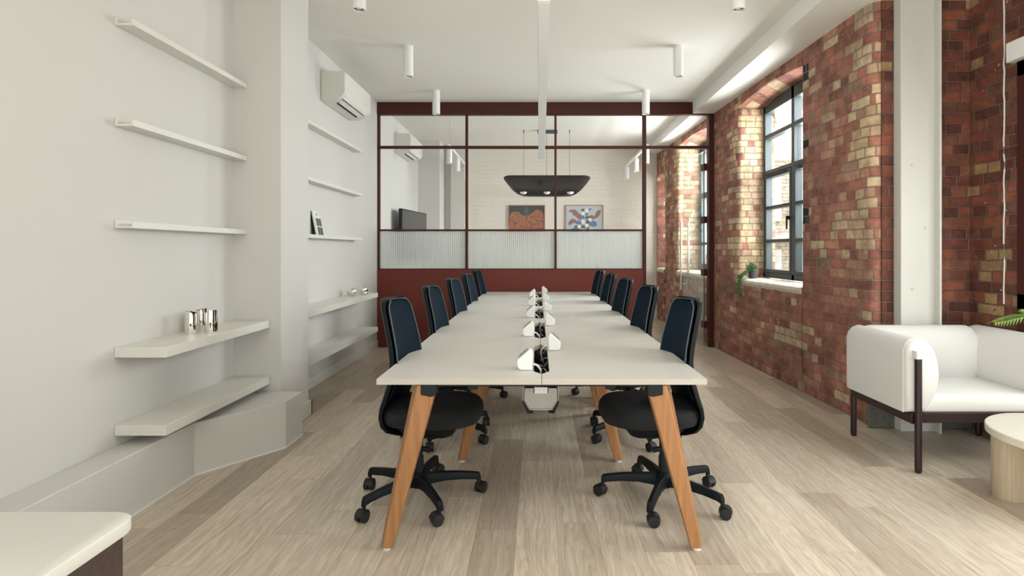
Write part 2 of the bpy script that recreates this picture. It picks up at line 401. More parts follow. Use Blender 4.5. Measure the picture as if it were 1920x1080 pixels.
# right wall in brick, with arched window openings
def wall_seg(bm, ya, yb, z0, z1, ra=0, rb=0, xo=2.79):
    """plan: inner face from ya to yb; ra / rb round the inner corners."""
    pts = [(xo, ya)]
    n = 7
    if ra:
        for i in range(n+1):
            a = PI/2*i/n; pts.append((xw(ya)+ra-ra*math.sin(a), ya+ra-ra*math.cos(a)))
    else: pts.append((xw(ya), ya))
    if rb:
        for i in range(n+1):
            a = PI/2*i/n; pts.append((xw(yb)+rb-rb*math.cos(a), yb-rb+rb*math.sin(a)))
    else: pts.append((xw(yb), yb))
    pts.append((xo, yb)); prism(bm, pts, z0, z1)
def arch_piece(bm, ya, yb, zs, rise, z1, x1=2.79):
    n = 14; pts = []
    for i in range(n+1):
        t = i/n; pts.append((ya+(yb-ya)*t, zs+rise*(1-(2*t-1)**2)))
    a = [(xw(y), y, z) for y, z in pts]; b = [(xw(y), y, z1) for y, z in pts]; c = [(x1, y, z1) for y, z in pts]; d = [(x1, y, z) for y, z in pts]
    loft(bm, [[a[i], b[i], c[i], d[i]] for i in range(n+1)])
ZS = .955                               # window board height
W1 = (5.067, 6.57); W2 = (7.60, 9.13); W3 = (9.93, 10.46)
bm = B()
wall_seg(bm, 4.05, W1[0], 0, 3.08, ra=.07, rb=.03)
wall_seg(bm, W1[0], W1[1], 0, ZS-.02)
arch_piece(bm, W1[0], W1[1], 2.945, .045, 3.08)
wall_seg(bm, W1[1], W2[0], 0, 3.08, ra=.06, rb=.03)
wall_seg(bm, W2[0], W2[1], 0, ZS-.02); arch_piece(bm, W2[0], W2[1], 2.945, .045, 3.08)
wall_seg(bm, W2[1], W3[0], 0, 3.08, ra=.06, rb=.05)
wall_seg(bm, W3[0], W3[1], 0, ZS-.02); arch_piece(bm, W3[0], W3[1], 2.6, .07, 3.08)
wall_seg(bm, W3[1], YB, 0, 3.08)
struct(link_mesh('wall_right', bm, 'brick'))
# deeper bay nearer the camera: outer wall with a tall glazed opening
XO = 3.117; DO = (1.05, 3.63)
bm = B()
box(bm, XO, 3.4, DO[1], 4.05, 0, 3.08)
box(bm, XO, 3.4, DO[0], DO[1], 2.60, 3.08)
box(bm, XO, 3.4, -.30, DO[0], 0, 3.08)
box(bm, XO, 3.4, -2.85, -.30, 2.60, 3.08); box(bm, XO, 3.4, YF-.2, -2.85, 0, 3.08)  # opening behind the camera added for light
box(bm, 2.486, XO, 4.035, 4.049, 0, 3.08); box(bm, 2.80, 3.4, 4.05, 4.4, 0, 3.08)
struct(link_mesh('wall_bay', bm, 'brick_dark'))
bm = B(); box(bm, 2.38, 2.72, 4.02, 4.049, 0, .34); box(bm, 2.72, XO, 4.0, 4.049, 0, .30)
struct(link_mesh('trim_2', bm, 'stone', bevel=.012))
# window boards
for k, (a, b) in enumerate((W1, W2, W3)):
    bm = B(); nx, ny = 8, 40
    prof = [(2.62, ZS-.06), (2.62, ZS+.005), (2.50, ZS), (xw(a)+.03, ZS-.002), (xw(a)-.012, ZS-.018), (xw(a)-.02, ZS-.045), (xw(a)-.004, ZS-.075)]
    secs = []
    for i in range(ny+1):
        y = a+.001+(b-a-.002)*i/ny
        secs.append([(x-(.0273*(y-a)) if x < 2.6 else x, y, z+(random.uniform(-.004, .004) if x < 2.6 else 0)) for x, z in prof])
    loft(bm, secs); struct(link_mesh('trim_%d' % (3+k), bm, 'sill'))

# windows (dark steel look), frame / sashes / panes
def window(n, a, b, top, rise, two=True):
    r = thing('window_%d' % n, 'dark grey arched steel window', 'window', (2.70, (a+b)/2, ZS)); del r['label']; del r['category']; struct(r)
    x0, x1 = 2.655, 2.735; zb = ZS+.01; mid = (a+b)/2
    bm = B()
    def hbar(y0, y1, z, w, xa=x0, xb=x1): box(bm, xa, xb, y0, y1, z-w/2, z+w/2)
    def vbar(y, w, za, zb_, xa=x0, xb=x1): box(bm, xa, xb, y-w/2, y+w/2, za, zb_)
    vbar(a+.025, .05, zb, top); vbar(b-.025, .05, zb, top)
    if two: vbar(mid, .062, zb, top+rise)
    hbar(a, b, zb+.03, .06)
    # arched head
    nn = 14; secs = []
    for i in range(nn+1):
        t = i/nn; y = a+(b-a)*t; zt = top+rise*(1-(2*t-1)**2); secs.append([(x0, y, top-.085), (x0, y, zt+.01), (x1, y, zt+.01), (x1, y, top-.085)])
    loft(bm, secs)
    fr = link_mesh('window_frame', bm, 'anthracite', r, bevel=.004)
    bays = ((a+.05, mid-.031), (mid+.031, b-.05)) if two else ((a+.05, b-.05),)
    zt3 = 2.143
    for (ya, yb) in bays:
        bm = B()
        hbar(ya, yb, zt3+.03, .045); hbar(ya, yb, 2.587, .045)
        link_mesh('glazing_bar', bm, 'anthracite', r, bevel=.004)
        bm = B(); w = .038; xs0, xs1 = x0-.006, x1-.01
        for z in (1.764, 1.385): hbar(ya+w, yb-w, z, .035, xs0, xs1)
        box(bm, xs0, xs1, ya, ya+w, zb+.06, zt3); box(bm, xs0, xs1, yb-w, yb, zb+.06, zt3)
        box(bm, xs0, xs1, ya+w, yb-w, zb+.06, zb+.06+w); box(bm, xs0, xs1, ya+w, yb-w, zt3-w, zt3)
        sa = link_mesh('casement', bm, 'anthracite', r, bevel=.004)
        bm = B(); box(bm, xs0-.03, xs0, ya+.012, ya+.026, 1.60, 1.64); box(bm, xs0-.04, xs0-.028, ya+.008, ya+.03, 1.50, 1.64)
        link_mesh('window_handle', bm, 'black_metal', sa, bevel=.003)
        bm = B(); box(bm, xs0-.018, xs0, ya+.1, yb-.12, zt3-.025, zt3-.013); link_mesh('window_stay', bm, 'black_metal', sa)
        for (z0, z1) in ((zb+.06, zt3), (zt3+.05, 2.565), (2.61, top-.08)):
            bm = B(); box(bm, 2.69, 2.696, ya, yb, z0, z1); link_mesh('pane', bm, 'glass', r, smooth=None)
    return r
window(1, W1[0], W1[1], 2.945, .045)
window(2, W2[0], W2[1], 2.945, .045)
window(3, W3[0], W3[1], 2.6, .07, two=False)
# tall glazed openings: the near bay, and an unseen one added behind for light
for n, (a, b) in ((4, DO), (5, (-2.85, -.30))):
    r = thing('window_%d' % n, 'x', 'x', (XO+.16, (a+b)/2, 0)); del r['label']; del r['category']; struct(r)
    bm = B(); X0, X1 = XO-.008, XO+.10
    nb = 3
    for i in range(nb+1):
        y = a+.04+(b-a-.08)*i/nb; box(bm, X0, X1, y-.04, y+.04, 0, 2.5)
    for z in (.05, .95, 2.45): box(bm, X0, X1, a, b, z-.05, z+.05)
    link_mesh('window_frame', bm, 'red_dark', r, bevel=.004)
    bm = B(); box(bm, XO+.055, XO+.061, a+.05, b-.05, .1, 2.4); link_mesh('pane', bm, 'glass', r, smooth=None)
r = thing('window_6', 'x', 'x', (XL-.1, -1.85, .5)); del r['label']; del r['category']; struct(r)  # unseen window added to carry the left rear fill
bm = B()
for y in (-2.92, -1.85, -.78): box(bm, XL-.12, XL-.06, y-.03, y+.03, .5, 2.7)
for z in (.53, 1.6, 2.67): box(bm, XL-.12, XL-.06, -2.95, -.75, z-.03, z+.03)
link_mesh('window_frame', bm, 'anthracite', r)
bm = B(); box(bm, XL-.092, XL-.088, -2.92, -.78, .53, 2.67); link_mesh('pane', bm, 'glass', r, smooth=None)
# white lintel over the bay opening
bm = B(); box(bm, XO-.055, XO+.2, .95, 3.66, 2.50, 2.63); struct(link_mesh('trim_6', bm, 'white_metal', bevel=.006))
# boxed plinth along the left wall
bm = B(); prism(bm, [(XL, YF), (-1.945, YF), (-1.945, 3.178), (-1.627, 3.623), (-1.627, 3.888), (XL, 3.888)], 0, .30)
struct(link_mesh('trim_7', bm, 'wall', bevel=.004))
bm = B()
for (p, q) in (((-1.945, YF), (-1.945, 3.178)), ((-1.945, 3.178), (-1.627, 3.623)), ((-1.627, 3.623), (-1.627, 3.888))):
    d = (Vector(q)-Vector(p)).normalized(); nrm = Vector((d.y, -d.x))*.006
    prism(bm, [p, q, (q[0]+nrm.x, q[1]+nrm.y), (p[0]+nrm.x, p[1]+nrm.y)], 0, .008)
struct(link_mesh('trim_8', bm, 'white_metal'))
# skirtings
bm = B(); box(bm, XL, XL+.018, 4.357, 7.37, 0, .10); struct(link_mesh('baseboard_left', bm, 'shelf', bevel=.003))
bm = B(); box(bm, -1.78, -1.757, 3.895, 4.38, 0, .115); box(bm, XL, -1.757, 4.357, 4.38, 0, .115); struct(link_mesh('baseboard_pier', bm, 'shelf', bevel=.003))
bm = B(); box(bm, XL, XL+.018, 7.49, 9.94, 0, .10); struct(link_mesh('baseboard_meeting_room', bm, 'shelf', bevel=.003))

# ------------------------------------------------------------------ outside
r = thing('neighbouring_building', 'pale brick building across the courtyard, seen through the arched window', 'building', (6.5, 12.3, 0))
bm = B(); box(bm, 3.4, 12, 12.0, 12.6, -4, 3.3); box(bm, 5.3, 12, 12.3, 12.9, 3.95, 5.2); link_mesh('brick_wall', bm, 'brick_pale', r)
bm = B(); box(bm, 3.4, 12, 11.9, 12.0, 3.2, 3.42); link_mesh('parapet', bm, 'grey_outside', r)
bm = B(); box(bm, 5.3, 12, 12.3, 12.9, 3.3, 3.95); link_mesh('rendered_storey', bm, 'paint_outside', r)
for (x, z) in ((4.6, .2), (5.5, .2), (6.5, .2), (4.6, 1.9), (5.5, 1.9), (6.5, 1.9)):
    bm = B(); box(bm, x, x+.62, 11.95, 12.0, z, z+1.1); link_mesh('window', bm, 'grey_outside', r)
bm = B(); box(bm, 4.3, 9.0, 11.6, 11.99, 1.45, 1.6); link_mesh('ledge', bm, 'paint_outside', r)
bm = B(); box(bm, 7.2, 7.8, -9, 11.0, -4, 6.0); tag(link_mesh('added_light_blocker', bm, 'brick_pale'), 'unseen pale brick block added to cut low light into the windows', 'building')  # unseen mass added to block low daylight from the right
bm = B(); box(bm, -4, 16, -9, 20, -4.2, -4); struct(link_mesh('floor_courtyard', bm, 'pavement'))

# ------------------------------------------------------------------ steel column
r = thing('steel_column', 'white steel column with rivets between two stretches of brick wall', 'column', (2.67, 3.99, 0))
bm = B(); zc = 3.08
M['column_paint'] = principled('column_paint', (.60, .59, .55), .5, noise=.01)
prism(bm, [(2.567, 3.95), (2.80, 3.95), (2.80, 3.893), (2.816, 3.893), (2.816, 4.034), (2.567, 4.034)], 0, zc)
link_mesh('column_shaft', bm, 'column_paint', r, bevel=.004)
for i, (x, z) in enumerate(((2.645, 2.76), (2.735, 2.33), (2.645, 1.88), (2.735, 1.44), (2.645, 1.01), (2.735, .58))):
    bm = B(); lathe(bm, (x, 0, 0), [(.013, 0), (.011, .004), (.006, .008), (.0005, .009)], 12)
    bmesh.ops.rotate(bm, verts=bm.verts, cent=(x, 0, 0), matrix=Matrix.Rotation(PI/2, 3, 'X')); bmesh.ops.translate(bm, verts=bm.verts, vec=(0, 3.951, z))
    link_mesh('rivet', bm, 'column_paint', r)
bm = B(); tube(bm, [(XO-.006, 3.73+random.uniform(-.004, .004), 3.07-.05*i) for i in range(44)], .005, 6)
tag(link_mesh('cable_conduit', bm, 'shelf'), 'thin white cable running down the dark brick by the bay window', 'cable')

# ------------------------------------------------------------------ glazed partition
YP = 7.42; s142 = YP/F
def PX(px, d=YP): return (px-CX)*d/F
def PZ(py, d=YP): return H-(py-CY)*d/F
r = thing('glazed_partition', 'oxblood red framed partition with clear and reeded glass behind the desks', 'partition', (0, YP, 0))
T0, T1 = YP-.03, YP+.03
XR = xw(YP)
bm = B(); box(bm, XL, 2.05, YP-.045, YP+.045, PZ(216), CEIL); box(bm, 2.05, XR, YP-.04, YP+.04, PZ(216), 3.08)
link_mesh('header_beam', bm, 'red_dark', r, bevel=.003)
xs = [PX(708), PX(712.5)], [PX(873), PX(877.5)], [PX(1039.5), PX(1043.5)], [PX(1204.5), PX(1211)]
for i, (a, b) in enumerate(xs):
    bm = B(); box(bm, max(a, XL), b, T0, T1, PZ(507) if i < 3 else 0, PZ(216)); link_mesh('mullion', bm, 'red_dark', r, bevel=.002)
bm = B(); box(bm, PX(1327), XR-.0, YP-.05, YP+.05, 0, PZ(216)); link_mesh('door_post', bm, 'red_dark', r, bevel=.004)
for (a, b, t, u) in ((xs[0][1], PX(1327), 274, 279), (xs[0][1], xs[3][0], 430, 433.5), (xs[0][1], xs[3][0], 503.5, 507)):
    bm = B(); box(bm, a, b, T0+.004, T1-.004, PZ(u), PZ(t)); link_mesh('transom', bm, 'red_dark', r, bevel=.002)
bm = B(); box(bm, XL, xs[3][0], YP-.04, YP+.035, 0.095, PZ(505.5)); link_mesh('lower_panel', bm, 'red', r, bevel=.003)
bm = B(); box(bm, XL, xs[3][0], YP-.052, YP-.040, 0, .098); link_mesh('skirting', bm, 'red', r, bevel=.002)
for i in range(3):
    a, b = xs[i][1], xs[i+1][0]
    for (t, u, mt) in ((217, 273.5, 'glass'), (279.5, 429.5, 'glass'), (434, 503, 'ribbed')):
        bm = B(); box(bm, a, b, YP-.004, YP+.004, PZ(u), PZ(t))
        link_mesh('clear_pane' if mt == 'glass' else 'reeded_pane', bm, mt, r, smooth=None)
bm = B(); box(bm, xs[3][1], PX(1327), YP-.004, YP+.004, PZ(273.5), PZ(217)); link_mesh('clear_pane', bm, 'glass', r, smooth=None)
# glass door standing open into the meeting room
r = thing('door_1', 'x', 'x', (PX(1325), YP+.02, 0)); del r['label']; del r['category']; struct(r)
hx, hy = PX(1325)-.02, YP+.02
ang = math.radians(95); dv = Vector((math.cos(ang), math.sin(ang), 0)); nv = Vector((-dv.y, dv.x, 0))
def dbox(bm, s0, s1, n0, n1, z0, z1):
    o_ = Vector((hx, hy, 0)); pts = [o_+dv*s+nv*n for s, n in ((s0, n0), (s1, n0), (s1, n1), (s0, n1))]
    prism(bm, [(p.x, p.y) for p in pts], z0, z1)
bm = B(); dbox(bm, .03, .84, -.005, .005, .01, 2.60); leaf = link_mesh('door_leaf', bm, 'glass_green', r, smooth=None)
bm = B(); dbox(bm, .022, .03, -.006, .006, .01, 2.60); link_mesh('glass_edge', bm, 'glass_edge', leaf, smooth=None)
for sgn in (-1, 1):
    bm = B(); o_ = Vector((hx, hy, 0))+dv*.76+nv*(.055*sgn); cyl(bm, (o_.x, o_.y, .70), .014, 1.0, 14)
    for z in (.78, 1.62):
        p = Vector((hx, hy, z))+dv*.76; q = p+nv*(.055*sgn); tube(bm, [p, q], .008, 8)
    link_mesh('door_handle', bm, 'steel', leaf)
for py in (313, 412, 511, 609):
    z = PZ(py); bm = B(); dbox(bm, -.03, .085, -.022, .022, z-.045, z+.045); link_mesh('hinge', bm, 'red_dark', r, bevel=.003)

# ------------------------------------------------------------------ left shelving
def ledge(y0, y1, z, label, grp):
    bm = B(); xa, xb = XL+.001, -2.014
    prism(bm, [(xa, z), (xb, z), (xb, z+.032), (xb-.012, z+.032), (xb-.012, z+.011), (xa+.012, z+.011), (xa+.012, z+.040), (xa, z+.040)], y0, y1, 'y')
    return tag(link_mesh('picture_ledge', bm, 'shelf', bevel=.0015), label, 'shelf', None)
for z, nm in ((2.403, 'top'), (1.900, 'middle'), (1.390, 'lowest')):
    ledge(2.794, 3.889, z, {'top': 'white picture ledge highest on the left wall, nearer than the pier', 'middle': 'white picture ledge second from the top on the near left wall', 'lowest': 'white picture ledge just above the thick shelf with steel cups'}[nm], None)
    ledge(4.36, 6.46, z, {'top': 'white picture ledge beyond the pier, right under the air conditioner', 'middle': 'empty white picture ledge beyond the pier, above the one with the magazine', 'lowest': 'white picture ledge beyond the pier that holds the magazine'}[nm], None)
for (y0, y1, z, label) in ((2.794, 3.885, .795, 'thick white floating shelf holding three steel cups, near left wall'), (2.794, 3.885, .405, 'low thick white floating shelf over the boxed plinth'),
                           (4.385, 6.52, .785, 'thick white floating shelf holding silver spheres, beyond the pier'), (4.385, 6.52, .388, 'low thick white floating shelf beyond the pier, just above the skirting')):
    bm = B(); box(bm, XL+.001, -1.852, y0, y1, z-.052, z); tag(link_mesh('floating_shelf', bm, 'shelf', bevel=.002), label, 'shelf')

# steel cups
for (x, y, hh, ang, label) in ((-2.003, 3.245, .134, 200, 'polished steel cup, frontmost and leftmost of three on the thick shelf'), (-2.03, 3.385, .136, 30, 'polished steel cup standing behind and between the other two'), (-1.915, 3.29, .135, 330, 'polished steel cup with the slanted rim pointing right, rightmost of three')):
    bm = B(); n = 32; z0 = .795; a0 = math.radians(ang); secs = []
    def ring(r_, z, tilt): return [(x+r_*math.cos(2*PI*i/n), y+r_*math.sin(2*PI*i/n), z0+z+tilt*math.cos(2*PI*i/n-a0)) for i in range(n)]
    secs = [ring(.001, 0, 0), ring(.035, 0, 0), ring(.036, .004, 0), ring(.034, hh*.5, .001), ring(.031, hh-.008, .008), ring(.028, hh-.008, .008), ring(.030, .012, 0), ring(.001, .01, 0)]
    loft(bm, secs); tag(link_mesh('steel_cup', bm, 'chrome'), label, 'cup')
# silver spheres
for (x, y, rr, label, nm) in ((-1.985, 6.02, .047, 'silver mirrored ball, the left one by itself on the far thick shelf', 'mirrored_ball'), (-1.94, 6.25, .05, 'silver mirrored ball, biggest, standing at the back of the pair', 'mirrored_ball'), (-1.882, 6.135, .024, 'small silver mirrored ball in front of the biggest one', 'mirrored_ball')):
    bm = B(); sphere(bm, (x, y, .785+rr), rr, 16); tag(link_mesh(nm, bm, 'chrome'), label, 'ornament')
# magazine leaning on the far ledge
r = thing('magazine', 'white magazine with a four-window photograph on its cover, leaning on the ledge', 'magazine', (-2.06, 5.22, 1.402))
def mag(bm, a0, a1, b0, b1, t0, t1):
    # a along the wall, b up the cover, t outward; leaning back against the wall
    tilt = math.radians(11); O = Vector((-2.045, 5.22, 1.406)); A = Vector((-.12, .99, 0)).normalized(); Nn = Vector((math.cos(tilt), .12, math.sin(tilt))); Nn.normalize()
    Bv = Vector((-math.sin(tilt), 0, math.cos(tilt))); vs = []
    for t in (t0, t1):
        vs.append([O+A*a+Bv*b+Nn*t for a, b in ((a0, b0), (a1, b0), (a1, b1), (a0, b1))])
    loft(bm, vs)
bm = B(); mag(bm, 0, .26, 0, .25, -.014, 0); link_mesh('cover', bm, 'white_metal', r)
bm = B(); mag(bm, -.002, .258, .001, .249, -.03, -.016); link_mesh('back_book', bm, 'black_plastic', r)
for i, (a, b) in enumerate(((.05, .02), (.145, .02), (.05, .105), (.145, .105))):
    bm = B(); mag(bm, a, a+.085, b, b+.075, .0005, .0012); link_mesh('cover_photo', bm, 'anthracite' if i < 2 else 'screen', r)
txt = bpy.data.curves.new('cover_title', 'FONT'); txt.body = 'ARC'; txt.size = .028; txt.extrude = .0003
to = bpy.data.objects.new('cover_title', txt); COL.objects.link(to); txt.materials.append(M['black_plastic']); to.parent = r
Ax = Vector((-.12, .99, 0)).normalized(); tl = math.radians(11); Bz = Vector((-math.sin(tl), 0, math.cos(tl))); Nz = Ax.cross(Bz).normalized()
P0 = Vector((-2.045, 5.22, 1.402))+Ax*.09+Bz*.212+Nz*.0015
to.matrix_basis = Matrix.Translation(P0-Vector(r.location)) @ Matrix((Ax, Bz, Nz)).transposed().to_4x4()
bpy.context.view_layer.update()
tm = bpy.data.meshes.new_from_object(to.evaluated_get(bpy.context.evaluated_depsgraph_get()))
t2 = bpy.data.objects.new('title_lettering', tm); COL.objects.link(t2); t2.parent = r; t2.matrix_basis = to.matrix_basis.copy()
bpy.data.objects.remove(to)

# air conditioners
def aircon(y0, y1, z0, z1, label):
    r = thing('air_conditioner', label, 'air conditioner', (XL, (y0+y1)/2, z0))
    d = .235; x = XL+.002
    bm = B(); prism(bm, [(x, z0), (x+d*.45, z0), (x+d*.8, z0+.035), (x+d*.97, z0+.075), (x+d, z0+.10), (x+d, z1-.01), (x+d-.01, z1), (x, z1)], y0, y1, 'y'); link_mesh('casing', bm, 'shelf', r, bevel=.004)
    def slab(p, q, t, ya, yb, mat, nm):
        p, q = Vector(p), Vector(q); dd = (q-p).normalized(); nn = Vector((dd.y, -dd.x))*t; bm = B()
        prism(bm, [tuple(p), tuple(q), tuple(q+nn), tuple(p+nn)], ya, yb, 'y'); link_mesh(nm, bm, mat, r)
    slab((x+d*.50, z0+.003), (x+d*.56, z0+.010), .003, y0+.1, y1-.14, 'dark_slot', 'air_slot')
    slab((x+d*.78, z0+.033), (x+d*.80, z0+.036), .003, y0+.06, y1-.1, 'dark_slot', 'air_slot')
    slab((x+d*.58, z0+.011), (x+d*.76, z0+.030), .006, y0+.1, y1-.12, 'white_metal', 'louvre')
    slab((x+d*.82, z0+.039), (x+d*.955, z0+.071), .005, y0+.05, y1-.1, 'white_metal', 'louvre')
    bm = B(); box(bm, x+d, x+d+.002, y1-.22, y1-.19, z0+.125, z0+.132); link_mesh('status_light', bm, 'grey_plastic', r)
    return r
aircon(5.46, 6.30, 2.735, 3.028, 'white wall air conditioner high on the left wall of the main room')
aircon(8.30, 9.14, 2.72, 3.01, 'white wall air conditioner behind the glass, in the meeting room')

# ------------------------------------------------------------------ ceiling lights
def spot_proto(x, y, label):
    r = thing('ceiling_spotlight', label, 'spotlight', (x, y, CEIL)); n = 28
    bm = B(); z0 = CEIL-.29
    loft(bm, [circ((x, y, CEIL-.0005), .0465, n), circ((x, y, z0), .0465, n), circ((x, y, z0), .040, n), circ((x, y, z0+.03), .034, n)]); link_mesh('housing', bm, 'white_metal', r)
    bm = B(); cyl(bm, (x, y, z0+.015), .036, .008, n); link_mesh('reflector', bm, 'dark_slot', r)
    bm = B(); cyl(bm, (x, y, z0+.012), .020, .004, n); link_mesh('lens', bm, 'opal', r)
    return r
sp = None
names = {(0, 0): 'left cylinder spotlight at the top edge of the photo', (0, 1): 'left cylinder spotlight, middle of its row', (0, 2): 'left cylinder spotlight nearest the red partition',
         (1, 0): 'right cylinder spotlight at the top edge of the photo', (1, 1): 'right cylinder spotlight, middle of its row', (1, 2): 'right cylinder spotlight nearest the red partition'}
for i, y in enumerate((3.875, 5.36, 6.84)):
    for s_, x in ((0, -1.232), (1, (1.392, 1.352, 1.328)[i])):
        lb = 'white '+names[(s_, i)]
        if sp is None: sp = spot_proto(x, y, lb); c = sp
        else: c = copy_tree(sp); c.location = (x, y, CEIL)
        c['label'] = lb; c['group'] = 'white cylinder spotlights on the office ceiling'
# long suspended profile over the desks
r = thing('linear_pendant', 'long white linear pendant light hanging over the desks', 'pendant light', (.04, 4.6, 2.30))
bm = B(); loft(bm, [[(.003, 3.06, 2.640), (.073, 3.06, 2.640), (.073, 3.06, 2.70), (.003, 3.06, 2.70)], [(.015, 6.23, 2.300), (.085, 6.23, 2.300), (.085, 6.23, 2.36), (.015, 6.23, 2.36)]]); link_mesh('profile', bm, 'white_metal', r)
bm = B(); loft(bm, [[(.006, 3.075, 2.6365), (.070, 3.075, 2.6365), (.070, 3.075, 2.641), (.006, 3.075, 2.641)], [(.018, 6.22, 2.298), (.082, 6.22, 2.298), (.082, 6.22, 2.302), (.018, 6.22, 2.302)]]); link_mesh('diffuser', bm, 'diffuser', r)
for (x, y, z) in ((.040, 3.3, 2.67), (.049, 6.0, 2.37)):
    bm = B(); tube(bm, [(x, y, z), (x, y, CEIL)], .0012, 6); link_mesh('suspension_wire', bm, 'steel', r)

# ------------------------------------------------------------------ meeting room contents
YL = 9.1; sl = F/YL
r = thing('boat_pendant', 'dark boat-shaped pendant lamp with three white globes behind the glass', 'pendant light', (PX(1025, YL), YL, PZ(368, YL)))
xa, xb, zt, zb = PX(945, YL), PX(1106, YL), PZ(331, YL), PZ(368, YL)
cxp = (xa+xb)/2; hw = (xb-xa)/2; hh = zt-zb
def boat(k, yy, top=1.):
    prof = [(-.95, 1), (-1, .95), (-1, .86), (-.92, .62), (-.80, .32), (-.68, .12), (-.55, .02), (-.40, 0), (.40, 0), (.55, .02), (.68, .12), (.80, .32), (.92, .62), (1, .86), (1, .95), (.95, 1)]
    return [(cxp+a*hw*k, yy, zb+hh*(1-(1-b)*k)) for a, b in prof]
bm = B(); loft(bm, [boat(.86, YL-.16), boat(.96, YL-.13), boat(1, YL-.07), boat(1, YL+.07), boat(.96, YL+.13), boat(.86, YL+.16)]); link_mesh('shell', bm, 'lamp_black', r, smooth=40)
bm = B(); box(bm, PX(1008, YL), PX(1045, YL), YL-.03, YL+.03, CEIL-.055, CEIL-.001); link_mesh('canopy', bm, 'anthracite', r, bevel=.004)
for px in (982, 1025, 1068):
    x = PX(px, YL); bm = B(); tube(bm, [(x, YL, zt-.01), (x, YL, CEIL-.001)], .0025, 6); cyl(bm, (x, YL, CEIL-.04), .008, .039, 10); link_mesh('cord', bm, 'black_metal', r)
    bm = B(); n = 20
    secs = []
    for i in range(9):
        t = PI/2*i/8; secs.append(circ((x, YL-.13, zb+.055-.040*math.sin(t)), max(.060*math.cos(t), .0004), n, 'z'))
    loft(bm, secs); link_mesh('globe', bm, 'opal', r)
# paintings
MP = {}
def pm(c):
    k = tuple(round(q, 3) for q in c)
    if k not in MP: MP[k] = principled('artist_paint_%02d' % len(MP), c, .6, noise=.12, nscale=30)
    return MP[k]
YA = YB-.001
def paint(name, label, px0, px1, py0, h, bgc, shapes):
    x0, x1 = PX(px0, YA), PX(px1, YA); z1 = PZ(py0, YA); z0 = z1-h; w = x1-x0
    r = thing(name, label, 'painting', ((x0+x1)/2, YA, z0))
    bm = B(); t = .014
    for q in ((x0, x0+t, z0, z1), (x1-t, x1, z0, z1), (x0+t, x1-t, z0, z0+t), (x0+t, x1-t, z1-t, z1)): box(bm, q[0], q[1], YA-.035, YA, q[2], q[3])
    link_mesh('frame', bm, 'oak', r)
    bm = B(); box(bm, x0+t, x1-t, YA-.02, YA-.002, z0+t, z1-t); link_mesh('canvas', bm, pm(bgc), r)
    for k, (c, pts) in enumerate(shapes):
        P = [(x0+a*w, z1-b*w) for a, b in pts]
        bm = B(); prism(bm, P, YA-.0202-.0003*k, YA-.0200, 'y')
        link_mesh('painted_area', bm, M[c] if isinstance(c, str) else pm(c), r, smooth=None)
    return r
# orange speckle material for the left painting
m_, nt_, out_ = new_mat('speckled_orange_paint'); T = NT(nt_); p_ = T.n('BsdfPrincipled'); T.link(p_.outputs[0], out_.inputs[0]); p_.inputs['Roughness'].default_value = .6
vo = T.n('TexVoronoi'); vo.inputs['Scale'].default_value = 42; vo.feature = 'DISTANCE_TO_EDGE'; T.link(T.n('NewGeometry').outputs['Position'], vo.inputs['Vector'])
T.link(T.ramp(vo.outputs['Distance'], [(.05, (.05, .015, .01)), (.12, (.42, .12, .035)), (.4, (.55, .2, .07))]), p_.inputs['Base Color']); M['speckle'] = m_
def ell(cx, cy, a, b, rot=0, n=18):
    c, s = math.cos(rot), math.sin(rot)
    return [(cx+a*math.cos(2*PI*i/n)*c-b*math.sin(2*PI*i/n)*s, cy+a*math.cos(2*PI*i/n)*s+b*math.sin(2*PI*i/n)*c) for i in range(n)]
paint('abstract_painting', 'framed dark painting with a speckled orange rounded form, left of two', 953, 1022, 384.5, .74, (.015, .014, .016),
      [('speckle', [(.04, .98), (.03, .55), (.04, .30), (.09, .20), (.18, .165), (.27, .18), (.36, .25), (.46, .295), (.55, .28), (.64, .22), (.72, .15), (.80, .125), (.88, .14), (.94, .2), (.965, .32), (.97, .6), (.96, .98)]),
       ((.03, .06, .06), [(.45, .06), (.55, .06), (.56, .22), (.5, .27), (.43, .22)])])
brown, blue, white, dgreen, lil = (.25, .11, .085), (.10, .16, .36), (.78, .76, .66), (.07, .10, .08), (.20, .20, .30)
shp = [(brown, [(.09, .17), (.15, .12), (.26, .12), (.34, .2), (.42, .28), (.42, .4), (.34, .38), (.26, .29), (.2, .27), (.17, .18), (.11, .2)]),
       (brown, [(.94, .13), (.9, .27), (.84, .34), (.72, .38), (.62, .36), (.62, .29), (.7, .26), (.77, .3), (.8, .2), (.86, .14)]),
       (brown, [(.07, .52), (.1, .42), (.17, .36), (.26, .38), (.32, .43), (.3, .47), (.2, .48), (.13, .53)]),
       (blue, [(.4, .22), (.5, .3), (.52, .36), (.4, .37)]), (blue, ell(.36, .47, .09, .06)), (blue, ell(.72, .49, .12, .08, .3)), (blue, ell(.27, .66, .13, .06)), (blue, ell(.6, .68, .08, .06)), (lil, [(.52, .19), (.6, .19), (.6, .28), (.52, .28)])]
for i, (a, b) in enumerate(((.42, .18), (.52, .11), (.53, .29), (.6, .35), (.42, .4), (.54, .4), (.32, .52), (.42, .62), (.54, .53), (.63, .62), (.52, .5))):
    shp.append(((white, dgreen)[i % 3 == 2], [(a, b), (a+.09, b), (a+.09, b+.09), (a, b+.09)]))
shp += [(dgreen, [(.42, .1), (.5, .1), (.5, .17), (.42, .17)]), (dgreen, [(.62, .1), (.7, .09), (.62, .16)]), (dgreen, [(.24, .54), (.32, .54), (.32, .62), (.24, .62)]), (dgreen, [(.42, .52), (.52, .55), (.52, .62), (.42, .62)])]
